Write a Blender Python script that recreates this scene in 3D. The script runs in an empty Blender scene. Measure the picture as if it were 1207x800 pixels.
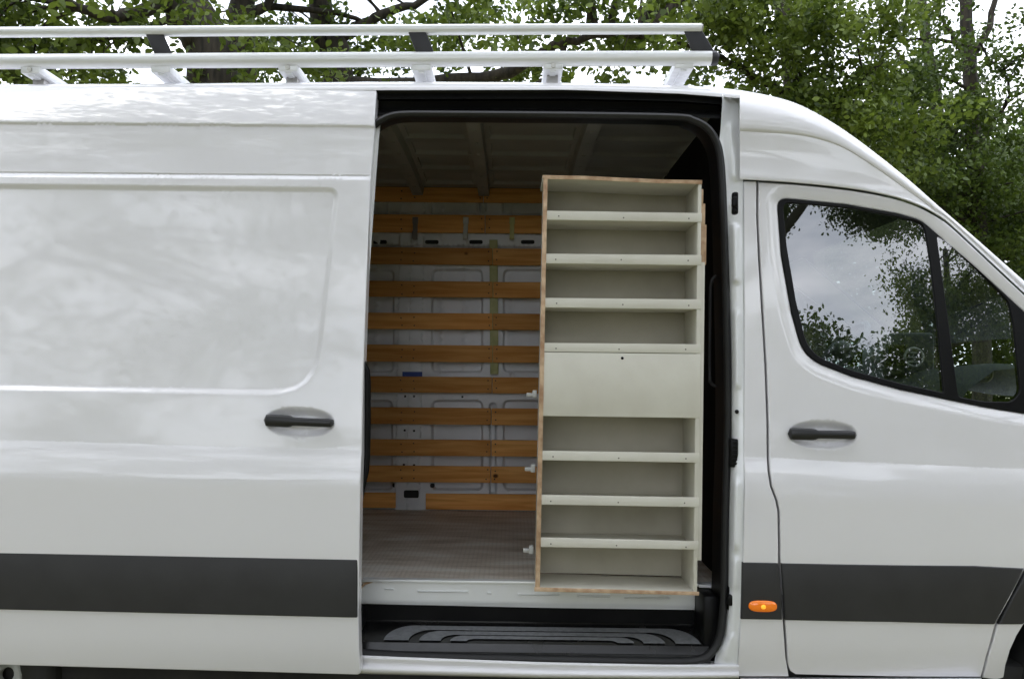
import bpy, bmesh, math, random
import numpy as np
from mathutils import Vector, Matrix
from mathutils.geometry import delaunay_2d_cdt

random.seed(7)
rng = np.random.default_rng(11)
SC = bpy.context.scene
COL = SC.collection

# ------------------------------------------------------------------ camera
F_PX, CX, CY = 1010.0, 603.5, 400.0          # focal length and centre in photograph pixels
CAM = np.array([0.0, -3.1, 1.5])
PITCH, ROLL = math.atan(40 / 1010.0), 0.0130
_fw = np.array([0, math.cos(PITCH), math.sin(PITCH)])
_r0 = np.array([1.0, 0, 0]); _u0 = np.cross(_r0, _fw)
RT = math.cos(ROLL) * _r0 + math.sin(ROLL) * _u0
UP = -math.sin(ROLL) * _r0 + math.cos(ROLL) * _u0
cam = bpy.data.cameras.new('camera')
cam.sensor_width = 36.0
cam.lens = 36.0 * F_PX / 1207.0
cam.clip_start = 0.05
cam.clip_end = 2000
camo = bpy.data.objects.new('camera', cam)
COL.objects.link(camo)
m = Matrix.Identity(4)
for i in range(3):
    m[i][0] = RT[i]; m[i][1] = UP[i]; m[i][2] = -_fw[i]; m[i][3] = CAM[i]
camo.matrix_world = m
SC.camera = camo

# ------------------------------------------------------------------ sky, sun, exposure
SUN_EL, SUN_AZ = math.radians(58), math.radians(215)
w = bpy.data.worlds.new('World'); SC.world = w; w.use_nodes = True
nt = w.node_tree; nt.nodes.clear()
out = nt.nodes.new('ShaderNodeOutputWorld'); bg = nt.nodes.new('ShaderNodeBackground')
sky = nt.nodes.new('ShaderNodeTexSky'); sky.sky_type = 'NISHITA'; sky.sun_disc = False
sky.sun_elevation = SUN_EL; sky.sun_rotation = SUN_AZ
tc = nt.nodes.new('ShaderNodeTexCoord')
mp = nt.nodes.new('ShaderNodeMapping'); mp.inputs['Scale'].default_value = (1.0, 1.0, 3.6)
nz = nt.nodes.new('ShaderNodeTexNoise'); nz.inputs['Scale'].default_value = 3.2
nz.inputs['Detail'].default_value = 7; nz.inputs['Roughness'].default_value = 0.55
rp = nt.nodes.new('ShaderNodeValToRGB')
rp.color_ramp.elements[0].position = 0.36; rp.color_ramp.elements[0].color = (0.60, 0.645, 0.73, 1)
rp.color_ramp.elements[1].position = 0.62; rp.color_ramp.elements[1].color = (1.0, 1.02, 1.09, 1)
mul = nt.nodes.new('ShaderNodeVectorMath'); mul.operation = 'SCALE'; mul.inputs['Scale'].default_value = 14.5
mx = nt.nodes.new('ShaderNodeMix'); mx.data_type = 'RGBA'; mx.inputs[0].default_value = 0.88
L = nt.links.new
L(tc.outputs['Generated'], mp.inputs[0]); L(mp.outputs[0], nz.inputs['Vector'])
L(nz.outputs['Fac'], rp.inputs[0]); L(rp.outputs[0], mul.inputs[0])
L(sky.outputs[0], mx.inputs[6]); L(mul.outputs[0], mx.inputs[7])
L(mx.outputs[2], bg.inputs[0]); bg.inputs['Strength'].default_value = 0.12
L(bg.outputs[0], out.inputs[0])
sl = bpy.data.lights.new('sun', 'SUN'); sl.energy = 0.6; sl.angle = math.radians(30); sl.color = (1, 0.97, 0.92)
so = bpy.data.objects.new('sun', sl); COL.objects.link(so)
_d = Vector((math.sin(SUN_AZ) * math.cos(SUN_EL), math.cos(SUN_AZ) * math.cos(SUN_EL), math.sin(SUN_EL)))
so.rotation_euler = _d.to_track_quat('Z', 'Y').to_euler()
vs = SC.view_settings
vs.view_transform = 'Standard'; vs.look = 'None'; vs.gamma = 1.0; vs.use_curve_mapping = False
vs.exposure = 0.92


# ------------------------------------------------------------------ helpers
def U(px, py, Y):
    """The point on the plane y = Y that the photograph shows at pixel (px, py)."""
    px = np.asarray(px, float); py = np.asarray(py, float)
    a = (px - CX) / F_PX; b = -(py - CY) / F_PX
    d = _fw + a[..., None] * RT + b[..., None] * UP
    t = (np.asarray(Y, float) - CAM[1]) / d[..., 1]
    return CAM + d * t[..., None]


def P(px, py, Y):
    return Vector(U(px, py, Y))


def obj(name, verts, faces, mat, parent=None, smooth=False, normals=None):
    me = bpy.data.meshes.new(name)
    me.from_pydata([tuple(v) for v in verts], [], [tuple(f) for f in faces])
    if smooth:
        me.polygons.foreach_set('use_smooth', [True] * len(me.polygons))
    me.materials.append(mat)
    me.update()
    if normals is not None:
        me.normals_split_custom_set_from_vertices([tuple(n) for n in normals])
    o = bpy.data.objects.new(name, me)
    COL.objects.link(o)
    if parent is not None:
        o.parent = parent
    return o


def bobj(name, bm, mat, parent=None, smooth=False, angle=None):
    me = bpy.data.meshes.new(name)
    bmesh.ops.recalc_face_normals(bm, faces=bm.faces)
    bm.to_mesh(me); bm.free()
    if smooth or angle:
        me.polygons.foreach_set('use_smooth', [True] * len(me.polygons))
        if angle:
            me.set_sharp_from_angle(angle=math.radians(angle))
    for k in (mat if isinstance(mat, (list, tuple)) else [mat]):
        me.materials.append(k)
    o = bpy.data.objects.new(name, me); COL.objects.link(o)
    if parent is not None:
        o.parent = parent
    return o


def thing(name, label, cat, group=None):
    o = bpy.data.objects.new(name, None); COL.objects.link(o)
    o['label'] = label; o['category'] = cat
    if group: o['group'] = group
    return o


def tag(o, label=None, cat=None, group=None, kind=None):
    if label: o['label'] = label
    if cat: o['category'] = cat
    if group: o['group'] = group
    if kind: o['kind'] = kind
    return o


def add_hex(bm, c, bevel=0.0, seg=2):
    """A box from eight corners, ordered bottom ring then top ring."""
    vs_ = [bm.verts.new(tuple(p)) for p in c]
    fs = [(0, 3, 2, 1), (4, 5, 6, 7), (0, 1, 5, 4), (1, 2, 6, 5), (2, 3, 7, 6), (3, 0, 4, 7)]
    faces = [bm.faces.new([vs_[i] for i in f]) for f in fs]
    if bevel > 0:
        es = list({e for f in faces for e in f.edges})
        bmesh.ops.bevel(bm, geom=es, offset=bevel, segments=seg, affect='EDGES', profile=0.5)


def add_box(bm, x0, x1, y0, y1, z0, z1, bevel=0.0, seg=2):
    add_hex(bm, [(x0, y0, z0), (x1, y0, z0), (x1, y1, z0), (x0, y1, z0),
                 (x0, y0, z1), (x1, y0, z1), (x1, y1, z1), (x0, y1, z1)], bevel, seg)


def box(name, x0, x1, y0, y1, z0, z1, mat, parent=None, bevel=0.0):
    bm = bmesh.new(); add_box(bm, x0, x1, y0, y1, z0, z1, bevel)
    return bobj(name, bm, mat, parent, angle=40 if bevel else None)


def px_bar(name, quad, Y, depth, mat, parent, bevel=0.0015):
    """A board whose front face is the photograph's quadrilateral (tl, tr, br, bl) at y = Y, going back by depth."""
    tl, tr, br, bl = [P(a, b, Y) for a, b in quad]
    dy = Vector((0, depth, 0))
    bm = bmesh.new()
    add_hex(bm, [bl, br, br + dy, bl + dy, tl, tr, tr + dy, tl + dy], bevel)
    return bobj(name, bm, mat, parent, angle=40)


def add_tube(bm, pts, radii, n=10, caps=True, flat=1.0, flat_axis=None):
    pts = [Vector(p) for p in pts]
    if not hasattr(radii, '__len__'): radii = [radii] * len(pts)
    rings = []
    ref = None
    for i, p in enumerate(pts):
        t = (pts[min(i + 1, len(pts) - 1)] - pts[max(i - 1, 0)]).normalized()
        if ref is None:
            ref = Vector((0, 1, 0)) if abs(t.y) < 0.8 else Vector((0, 0, 1))
            if flat_axis: ref = Vector(flat_axis)
        u = (ref - t * ref.dot(t)).normalized(); v = t.cross(u)
        ref = u
        rings.append([bm.verts.new(p + u * (math.cos(a) * radii[i] * flat) + v * (math.sin(a) * radii[i]))
                      for a in [2 * math.pi * k / n for k in range(n)]])
    for a, b in zip(rings[:-1], rings[1:]):
        for k in range(n):
            bm.faces.new([a[k], a[(k + 1) % n], b[(k + 1) % n], b[k]])
    if caps:
        bm.faces.new(rings[0][::-1]); bm.faces.new(rings[-1])


def tube(name, pts, r, mat, parent=None, n=12, **k):
    bm = bmesh.new(); add_tube(bm, pts, r, n, **k)
    return bobj(name, bm, mat, parent, angle=45)


def rounded(pts, seg=6):
    """Closed polygon of (x, y, r): corners rounded with radius-like length r."""
    n = len(pts); o = []
    for i in range(n):
        p = np.array(pts[i][:2], float); r = pts[i][2] if len(pts[i]) > 2 else 0
        if r <= 0: o.append(p); continue
        a = np.array(pts[i - 1][:2], float) - p; b = np.array(pts[(i + 1) % n][:2], float) - p
        p0 = p + a / np.linalg.norm(a) * min(r, np.linalg.norm(a) * .49)
        p1 = p + b / np.linalg.norm(b) * min(r, np.linalg.norm(b) * .49)
        for k in range(seg + 1):
            t = k / seg
            wgt = 2 * t * (1 - t) * 1.12
            q = (1 - t) ** 2 * p0 + t ** 2 * p1 + wgt * p
            o.append(q / ((1 - t) ** 2 + t ** 2 + wgt))
    return np.array(o)


def resample(poly, step):
    o = []
    for a, b in zip(poly, np.roll(poly, -1, 0)):
        k = max(1, int(np.linalg.norm(b - a) / step))
        for i in range(k): o.append(a + (b - a) * i / k)
    return np.array(o)


def area(poly):
    x, y = poly[:, 0], poly[:, 1]
    return 0.5 * np.sum(x * np.roll(y, -1) - np.roll(x, -1) * y)


def offset(poly, d):
    """Inset (d > 0) of a closed polygon along its vertex normals."""
    p = poly if area(poly) > 0 else poly[::-1]
    e = np.roll(p, -1, 0) - p
    e /= np.maximum(np.linalg.norm(e, axis=1, keepdims=True), 1e-9)
    nrm = np.stack([-e[:, 1], e[:, 0]], 1)
    v = nrm + np.roll(nrm, 1, 0)
    v /= np.maximum(np.sum(v * v, 1, keepdims=True) / 2, 0.25)
    return p + v * d


def sdf(pts, poly):
    """Signed distance, negative inside."""
    a = poly; b = np.roll(poly, -1, 0)
    best = np.full(len(pts), 1e9); ins = np.zeros(len(pts), bool)
    for p, q in zip(a, b):
        d = q - p; w_ = pts - p
        t = np.clip((w_ @ d) / max(d @ d, 1e-12), 0, 1)
        best = np.minimum(best, np.sum((w_ - t[:, None] * d) ** 2, 1))
        c = (p[1] > pts[:, 1]) != (q[1] > pts[:, 1])
        if q[1] != p[1]:
            ins ^= c & (pts[:, 0] < (q[0] - p[0]) * (pts[:, 1] - p[1]) / (q[1] - p[1]) + p[0])
    s = np.sqrt(best)
    return np.where(ins, -s, s)


def sstep(t):
    t = np.clip(t, 0, 1)
    return t * t * (3 - 2 * t)


class Recess:
    def __init__(s, poly, depth, w, feats=(0, .2, .4, .6, .8, 1.0)):
        s.poly = poly; s.depth = depth; s.w = w
        s.feats = [offset(resample(poly, max(w * .6, .004)), w * f) for f in feats]
    def __call__(s, x, z):
        lo, hi = s.poly.min(0) - .01, s.poly.max(0) + .01
        r = np.zeros(len(x)); k = (x > lo[0]) & (x < hi[0]) & (z > lo[1]) & (z < hi[1])
        if k.any():
            r[k] = s.depth * sstep(-sdf(np.stack([x[k], z[k]], 1), s.poly) / s.w)
        return r


class Groove:
    """A thin pressed line along a polyline z(x)."""
    def __init__(s, xs, zs, depth, w):
        s.xs, s.zs, s.depth, s.w = np.array(xs), np.array(zs), depth, w
        X = np.arange(s.xs.min(), s.xs.max(), .012)
        s.feats = [np.stack([X, np.interp(X, s.xs, s.zs) + k * w], 1) for k in (-2.5, -1.2, -.6, 0, .6, 1.2, 2.5)]
    def __call__(s, x, z):
        return s.depth * np.exp(-((z - np.interp(x, s.xs, s.zs)) / s.w) ** 2)


def panel(name, outline, F, mat, parent, holes=(), feats=(), step=.03, edge=.004, rim=.02, ostep=.01):
    """A sheet of bodywork: the outline in (x, z), its depth y = F(x, z), rounded edges and a return flange."""
    loops = [resample(outline, ostep)] + [resample(h, ostep) for h in holes]
    if area(loops[0]) < 0: loops[0] = loops[0][::-1]
    loops = [loops[0]] + [h if area(h) < 0 else h[::-1] for h in loops[1:]]
    def dist(p):
        s = -sdf(p, loops[0])
        for h in loops[1:]: s = np.minimum(s, sdf(p, h))
        return s
    pts = []; con = []
    base = 0
    for h in loops:
        pts.append(h); n = len(h)
        con += [(base + i, base + (i + 1) % n) for i in range(n)]
        base += n
    nb = base
    extra = []
    for i, h in enumerate(loops):
        for d in (edge * .3, edge * .65, edge):
            q = offset(h, d if i == 0 else -d)
            dd = dist(q); extra.append(q[dd > d * .8])
    lo, hi = loops[0].min(0), loops[0].max(0)
    gx, gz = np.meshgrid(np.arange(lo[0], hi[0], step), np.arange(lo[1], hi[1], step))
    g = np.stack([gx.ravel() + (np.arange(gx.size) // gx.shape[1] % 2) * step * .5, gz.ravel()], 1)
    gs = list(feats)
    fp = np.concatenate(gs) if gs else np.zeros((0, 2))
    if len(fp):
        fp = fp[dist(fp) > edge * 1.5]
        # grid points too close to feature points are dropped
        key = set(map(tuple, np.round(fp / (step * .35)).astype(int)))
        keep = [tuple(k) not in key for k in np.round(g / (step * .35)).astype(int)]
        g = g[keep]
    g = g[dist(g) > edge * 1.5 + step * .15]
    V = np.concatenate(pts + extra + [fp, g])
    vo, eo, fo, ov, _, _ = delaunay_2d_cdt([Vector(p) for p in V], con, [], 0, 1e-6)
    v2 = np.array([tuple(p) for p in vo]); tri = np.array([f for f in fo if len(f) == 3])
    c = v2[tri].mean(1)
    tri = tri[dist(c) > 0]
    used = np.unique(tri); mp_ = -np.ones(len(v2), int); mp_[used] = np.arange(len(used))
    v2 = v2[used]; tri = mp_[tri]
    e1 = v2[tri[:, 1]] - v2[tri[:, 0]]; e2 = v2[tri[:, 2]] - v2[tri[:, 0]]
    fl = (e1[:, 0] * e2[:, 1] - e1[:, 1] * e2[:, 0]) < 0
    tri[fl] = tri[fl][:, [0, 2, 1]]
    def full(p):
        d = np.clip(dist(p), 0, edge)
        return F(p[:, 0], p[:, 1]) + edge - np.sqrt(np.maximum(edge ** 2 - (edge - d) ** 2, 0))
    y = full(v2)
    e = .0006
    dx = np.array([e, 0]); dz = np.array([0, e])
    def safe(p): return F(p[:, 0], p[:, 1])
    fx = (safe(v2 + dx) - safe(v2 - dx)) / (2 * e); fz = (safe(v2 + dz) - safe(v2 - dz)) / (2 * e)
    d0 = dist(v2)
    gxd = np.stack([(dist(v2 + dx) - dist(v2 - dx)), (dist(v2 + dz) - dist(v2 - dz))], 1) / (2 * e)
    sl_ = np.clip((edge - np.clip(d0, 0, edge)) / edge, 0, .96)
    slope = -sl_ / np.sqrt(1 - sl_ ** 2)
    # near the border use the outline's own normal
    N = np.stack([fx + gxd[:, 0] * slope, -np.ones(len(v2)), fz + gxd[:, 1] * slope], 1)
    N /= np.linalg.norm(N, axis=1, keepdims=True)
    verts = [(a[0], b, a[1]) for a, b in zip(v2, y)]; norms = list(N); faces = [tuple(t) for t in tri]
    if rim > 0:
        for h in loops:
            yb = F(h[:, 0], h[:, 1]) + edge
            e_ = np.roll(h, -1, 0) - np.roll(h, 1, 0)
            no = np.stack([e_[:, 1], np.zeros(len(h)), -e_[:, 0]], 1)
            no /= np.maximum(np.linalg.norm(no, axis=1, keepdims=True), 1e-9)
            b0 = len(verts); n = len(h)
            verts += [(p[0], q, p[1]) for p, q in zip(h, yb)]; norms += list(no)
            verts += [(p[0], q + rim, p[1]) for p, q in zip(h, yb)]; norms += list(no)
            faces += [(b0 + i, b0 + n + i, b0 + n + (i + 1) % n, b0 + (i + 1) % n) for i in range(n)]
    return obj(name, verts, faces, mat, parent, True, norms)


def to_xz(poly, F, off=0.0):
    """A photograph outline laid on the surface y = F(x, z)."""
    poly = np.asarray(poly, float)[:, :2]
    Y = np.full(len(poly), 0.05)
    for _ in range(6):
        p = U(poly[:, 0], poly[:, 1], Y)
        Y = F(p[:, 0], p[:, 2]) + off
    return np.stack([p[:, 0], p[:, 2]], 1)


# ------------------------------------------------------------------ materials
def mat(name, col, rough=.5, metal=0.0, coat=0.0, coat_rough=.03, spec=None):
    m_ = bpy.data.materials.new(name); m_.use_nodes = True
    b = m_.node_tree.nodes['Principled BSDF']
    b.inputs['Base Color'].default_value = (*col, 1); b.inputs['Roughness'].default_value = rough
    b.inputs['Metallic'].default_value = metal
    b.inputs['Coat Weight'].default_value = coat; b.inputs['Coat Roughness'].default_value = coat_rough
    if spec is not None: b.inputs['Specular IOR Level'].default_value = spec
    return m_


def node(m_, t, **kw):
    n = m_.node_tree.nodes.new(t)
    for k, v in kw.items():
        if k in n.inputs: n.inputs[k].default_value = v
        else: setattr(n, k, v)
    return n


def noisy(m_, scale, c0, c1, lo=.35, hi=.65, vec_scale=(1, 1, 1), detail=5, rough_amp=0.0, bump=0.0, bump_scale=None, rand=False):
    """Mottle the base colour with noise, optionally relief and a per-object offset."""
    t = m_.node_tree; b = t.nodes['Principled BSDF']; l = t.links.new
    tc_ = node(m_, 'ShaderNodeTexCoord'); mp_ = node(m_, 'ShaderNodeMapping'); mp_.inputs['Scale'].default_value = vec_scale
    l(tc_.outputs['Object'], mp_.inputs[0])
    if rand:
        oi = node(m_, 'ShaderNodeObjectInfo'); ml = node(m_, 'ShaderNodeMath', operation='MULTIPLY'); ml.inputs[1].default_value = 37.0
        l(oi.outputs['Random'], ml.inputs[0]); l(ml.outputs[0], mp_.inputs['Location'])
    n = node(m_, 'ShaderNodeTexNoise'); n.inputs['Scale'].default_value = scale; n.inputs['Detail'].default_value = detail
    l(mp_.outputs[0], n.inputs['Vector'])
    r = node(m_, 'ShaderNodeValToRGB')
    r.color_ramp.elements[0].position = lo; r.color_ramp.elements[0].color = (*c0, 1)
    r.color_ramp.elements[1].position = hi; r.color_ramp.elements[1].color = (*c1, 1)
    l(n.outputs['Fac'], r.inputs[0]); l(r.outputs[0], b.inputs['Base Color'])
    if rough_amp:
        a = node(m_, 'ShaderNodeMath', operation='MULTIPLY_ADD'); a.inputs[1].default_value = rough_amp
        a.inputs[2].default_value = b.inputs['Roughness'].default_value - rough_amp / 2
        l(n.outputs['Fac'], a.inputs[0]); l(a.outputs[0], b.inputs['Roughness'])
    if bump:
        n2 = node(m_, 'ShaderNodeTexNoise'); n2.inputs['Scale'].default_value = bump_scale or scale * 4; n2.inputs['Detail'].default_value = 3
        l(mp_.outputs[0], n2.inputs['Vector'])
        bp = node(m_, 'ShaderNodeBump'); bp.inputs['Strength'].default_value = bump; bp.inputs['Distance'].default_value = .002
        l(n2.outputs['Fac'], bp.inputs['Height']); l(bp.outputs[0], b.inputs['Normal'])
    return m_, r


M = {}
M['paint'] = mat('white_paint', (.76, .77, .785), .42, 0, 1.0, .05)
noisy(M['paint'], 1.7, (.765, .753, .780), (.785, .773, .800), .3, .7)
M['paint'].node_tree.nodes['Principled BSDF'].inputs['Coat IOR'].default_value = 1.62
_n = M['paint'].node_tree
_tc = _n.nodes.new('ShaderNodeTexCoord'); _nn = _n.nodes.new('ShaderNodeTexNoise'); _nn.inputs['Scale'].default_value = 5.5; _nn.inputs['Detail'].default_value = 2
_bp = _n.nodes.new('ShaderNodeBump'); _bp.inputs['Strength'].default_value = .025; _bp.inputs['Distance'].default_value = .006
_n.links.new(_tc.outputs['Object'], _nn.inputs['Vector']); _n.links.new(_nn.outputs['Fac'], _bp.inputs['Height'])
_n.links.new(_bp.outputs[0], _n.nodes['Principled BSDF'].inputs['Coat Normal'])
M['jamb'] = mat('white_paint_inner', (.78, .79, .81), .35, 0, 1, .06)
M['gloss'] = mat('glossy_black_step', (.006, .006, .0065), .24, spec=.4)
noisy(M['gloss'], 14, (.005, .005, .0055), (.012, .0115, .011), .35, .7, rough_amp=.25)
M['trim'] = mat('grey_plastic_trim', (.028, .029, .032), .48)
noisy(M['trim'], 9, (.022, .0215, .024), (.029, .0285, .031), .3, .7, bump=.25, bump_scale=700)
M['black'] = mat('black_plastic', (.012, .012, .013), .32, spec=.14)
noisy(M['black'], 6, (.005, .005, .006), (.009, .009, .009), .3, .7, bump=.12, bump_scale=500)
M['matte'] = mat('black_lining', (.007, .007, .0075), .75, spec=.12)
noisy(M['matte'], 5, (.005, .005, .0055), (.010, .010, .010))
M['rubber'] = mat('black_rubber', (.010, .010, .011), .55)
M['gap'] = mat('dark_underbody', (.012, .012, .012), .8)
noisy(M['gap'], 8, (.008, .008, .008), (.02, .019, .017))
M['alu'] = mat('anodised_aluminium', (.7, .7, .7), .42, .3)
noisy(M['alu'], 14, (.76, .77, .78), (.86, .87, .88), .3, .7, vec_scale=(.2, 3, 3), rough_amp=.12)
M['alu2'] = mat('cast_aluminium', (.42, .41, .40), .5, .6)
M['capgrey'] = mat('rack_bracket_plastic', (.018, .018, .022), .5)
M['pine'] = mat('pine_board', (.4, .2, .08), .75, spec=.2)
M['shelfpaint'] = mat('cream_paint', (.60, .59, .51), .55)
noisy(M['shelfpaint'], 7, (.63, .605, .535), (.68, .66, .59), .32, .62, rough_amp=.15, bump=.10, bump_scale=60)
M['backply'] = mat('grey_back_board', (.46, .44, .37), .6)
noisy(M['backply'], 5, (.35, .325, .25), (.45, .42, .335), .3, .68, rough_amp=.1)
M['ply'] = mat('raw_plywood_edge', (.5, .33, .2), .7)
noisy(M['ply'], 22, (.36, .21, .12), (.62, .45, .30), .35, .65, vec_scale=(1, 1, 1), bump=.2)
M['metal'] = mat('grey_primer_sheet', (.62, .63, .64), .45)
noisy(M['metal'], 3.5, (.68, .685, .69), (.77, .775, .78), .35, .65, rough_amp=.1)
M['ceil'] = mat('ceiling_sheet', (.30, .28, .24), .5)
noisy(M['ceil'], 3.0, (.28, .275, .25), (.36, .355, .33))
M['floor'] = mat('cargo_floor_board', (.2, .17, .14), .6)
M['strap'] = mat('yellowed_strap', (.42, .42, .17), .6)
noisy(M['strap'], 20, (.36, .36, .14), (.48, .47, .22))
M['steel'] = mat('zinc_steel', (.55, .54, .5), .4, .6)
M['white_plastic'] = mat('white_plastic', (.42, .42, .41), .4)
M['blue'] = mat('blue_sticker', (.02, .06, .30), .5)
M['grip'] = mat('grey_antislip', (.16, .165, .175), .6)
noisy(M['grip'], 60, (.13, .135, .145), (.20, .205, .215), .3, .7, bump=.4, bump_scale=300)
M['tyre'] = mat('tyre_rubber', (.014, .014, .014), .7)
M['rim'] = mat('silver_wheel', (.42, .43, .42), .45, .4)
M['dash'] = mat('dashboard_grey', (.085, .092, .095), .5)
M['handle'] = mat('black_handle', (.010, .010, .011), .38)
M['screen'] = mat('display_glass', (.004, .004, .005), .08)

# amber lamp (lit marker: faint glow of its own)
M['amber'] = mat('amber_lens', (.85, .20, .004), .12, 0, 1.0, .02)
_b = M['amber'].node_tree.nodes['Principled BSDF']
_b.inputs['Emission Color'].default_value = (1.0, .20, .002, 1); _b.inputs['Emission Strength'].default_value = .10
M['bulb'] = mat('amber_bulb', (1, .45, .03), .2)
_b = M['bulb'].node_tree.nodes['Principled BSDF']
_b.inputs['Emission Color'].default_value = (1.0, .42, .03, 1); _b.inputs['Emission Strength'].default_value = .45


def glass_mat(name, tint):
    g = bpy.data.materials.new(name); g.use_nodes = True
    t = g.node_tree; t.nodes.clear(); l = t.links.new
    o = t.nodes.new('ShaderNodeOutputMaterial'); mxs = t.nodes.new('ShaderNodeMixShader')
    tr = t.nodes.new('ShaderNodeBsdfTransparent'); tr.inputs[0].default_value = (*tint, 1)
    gl = t.nodes.new('ShaderNodeBsdfGlossy'); gl.inputs['Roughness'].default_value = 0.0
    fr = t.nodes.new('ShaderNodeFresnel')
    ge = t.nodes.new('ShaderNodeNewGeometry'); io = t.nodes.new('ShaderNodeMapRange')      # same reflectance from both sides
    io.inputs['To Min'].default_value = 2.75; io.inputs['To Max'].default_value = 1 / 2.75
    l(ge.outputs['Backfacing'], io.inputs['Value']); l(io.outputs[0], fr.inputs['IOR'])
    l(fr.outputs[0], mxs.inputs[0]); l(tr.outputs[0], mxs.inputs[1]); l(gl.outputs[0], mxs.inputs[2]); l(mxs.outputs[0], o.inputs[0])
    return g


M['glass'] = glass_mat('tinted_glass', (.50, .57, .56))
M['glass2'] = glass_mat('windscreen_glass', (.36, .40, .39))


def wood_setup(m_):
    """Pine: long grain lines, broad tone changes and a few dark knots."""
    t = m_.node_tree; b = t.nodes['Principled BSDF']; l = t.links.new
    tc_ = node(m_, 'ShaderNodeTexCoord'); oi = node(m_, 'ShaderNodeObjectInfo')
    ml = node(m_, 'ShaderNodeMath', operation='MULTIPLY'); ml.inputs[1].default_value = 91.0
    l(oi.outputs['Random'], ml.inputs[0])
    mp_ = node(m_, 'ShaderNodeMapping'); mp_.inputs['Scale'].default_value = (1.2, 20, 20)
    l(tc_.outputs['Object'], mp_.inputs[0]); l(ml.outputs[0], mp_.inputs['Location'])
    n = node(m_, 'ShaderNodeTexNoise'); n.inputs['Scale'].default_value = 2.2; n.inputs['Detail'].default_value = 7; n.inputs['Distortion'].default_value = .4
    l(mp_.outputs[0], n.inputs['Vector'])
    r = node(m_, 'ShaderNodeValToRGB')
    r.color_ramp.elements[0].position = .30; r.color_ramp.elements[0].color = (.58, .24, .055, 1)
    r.color_ramp.elements[1].position = .68; r.color_ramp.elements[1].color = (.80, .41, .13, 1)
    l(n.outputs['Fac'], r.inputs[0])
    mp2 = node(m_, 'ShaderNodeMapping'); mp2.inputs['Scale'].default_value = (4.2, 1, 5.5)
    l(tc_.outputs['Object'], mp2.inputs[0]); l(ml.outputs[0], mp2.inputs['Location'])
    v = node(m_, 'ShaderNodeTexVoronoi'); v.inputs['Scale'].default_value = 1.0; v.inputs['Randomness'].default_value = 1.0
    l(mp2.outputs[0], v.inputs['Vector'])
    kr = node(m_, 'ShaderNodeValToRGB')
    kr.color_ramp.elements[0].position = .05; kr.color_ramp.elements[0].color = (1, 1, 1, 1)
    kr.color_ramp.elements[1].position = .085; kr.color_ramp.elements[1].color = (0, 0, 0, 1)
    l(v.outputs['Distance'], kr.inputs[0])
    mxn = node(m_, 'ShaderNodeMix', data_type='RGBA')
    l(kr.outputs[0], mxn.inputs[0]); l(r.outputs[0], mxn.inputs[6]); mxn.inputs[7].default_value = (.10, .035, .012, 1)
    hs = node(m_, 'ShaderNodeHueSaturation')
    va = node(m_, 'ShaderNodeMath', operation='MULTIPLY_ADD'); va.inputs[1].default_value = .42; va.inputs[2].default_value = .78
    l(oi.outputs['Random'], va.inputs[0]); l(va.outputs[0], hs.inputs['Value'])
    l(mxn.outputs[2], hs.inputs['Color']); l(hs.outputs[0], b.inputs['Base Color'])


wood_setup(M['pine'])


def floor_setup(m_):
    """Worn phenolic floor board: pressed wire mesh pattern, scuffs and pale dust."""
    t = m_.node_tree; b = t.nodes['Principled BSDF']; l = t.links.new
    tc_ = node(m_, 'ShaderNodeTexCoord')
    n = node(m_, 'ShaderNodeTexNoise'); n.inputs['Scale'].default_value = 3.0; n.inputs['Detail'].default_value = 8; n.inputs['Roughness'].default_value = .65
    mp_ = node(m_, 'ShaderNodeMapping'); mp_.inputs['Scale'].default_value = (.8, 2.6, 1)
    l(tc_.outputs['Object'], mp_.inputs[0]); l(mp_.outputs[0], n.inputs['Vector'])
    r = node(m_, 'ShaderNodeValToRGB')
    r.color_ramp.elements[0].position = .32; r.color_ramp.elements[0].color = (.44, .36, .29, 1)
    r.color_ramp.elements[1].position = .66; r.color_ramp.elements[1].color = (.80, .77, .72, 1)
    e = r.color_ramp.elements.new(.5); e.color = (.66, .585, .51, 1)
    l(n.outputs['Fac'], r.inputs[0])
    w1 = node(m_, 'ShaderNodeTexWave', wave_type='BANDS', bands_direction='X'); w1.inputs['Scale'].default_value = 16
    w2 = node(m_, 'ShaderNodeTexWave', wave_type='BANDS', bands_direction='Y'); w2.inputs['Scale'].default_value = 16
    l(tc_.outputs['Object'], w1.inputs['Vector']); l(tc_.outputs['Object'], w2.inputs['Vector'])
    mn = node(m_, 'ShaderNodeMath', operation='MINIMUM'); l(w1.outputs['Fac'], mn.inputs[0]); l(w2.outputs['Fac'], mn.inputs[1])
    mm = node(m_, 'ShaderNodeMapRange'); mm.inputs['To Min'].default_value = .90; mm.inputs['To Max'].default_value = 1.03
    mm.inputs['From Max'].default_value = .5
    l(mn.outputs[0], mm.inputs['Value'])
    sc = node(m_, 'ShaderNodeVectorMath', operation='SCALE'); l(r.outputs[0], sc.inputs[0]); l(mm.outputs[0], sc.inputs['Scale'])
    l(sc.outputs[0], b.inputs['Base Color'])
    bp = node(m_, 'ShaderNodeBump'); bp.inputs['Strength'].default_value = .5; bp.inputs['Distance'].default_value = .002
    l(mn.outputs[0], bp.inputs['Height']); l(bp.outputs[0], b.inputs['Normal'])


floor_setup(M['floor'])


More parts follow.
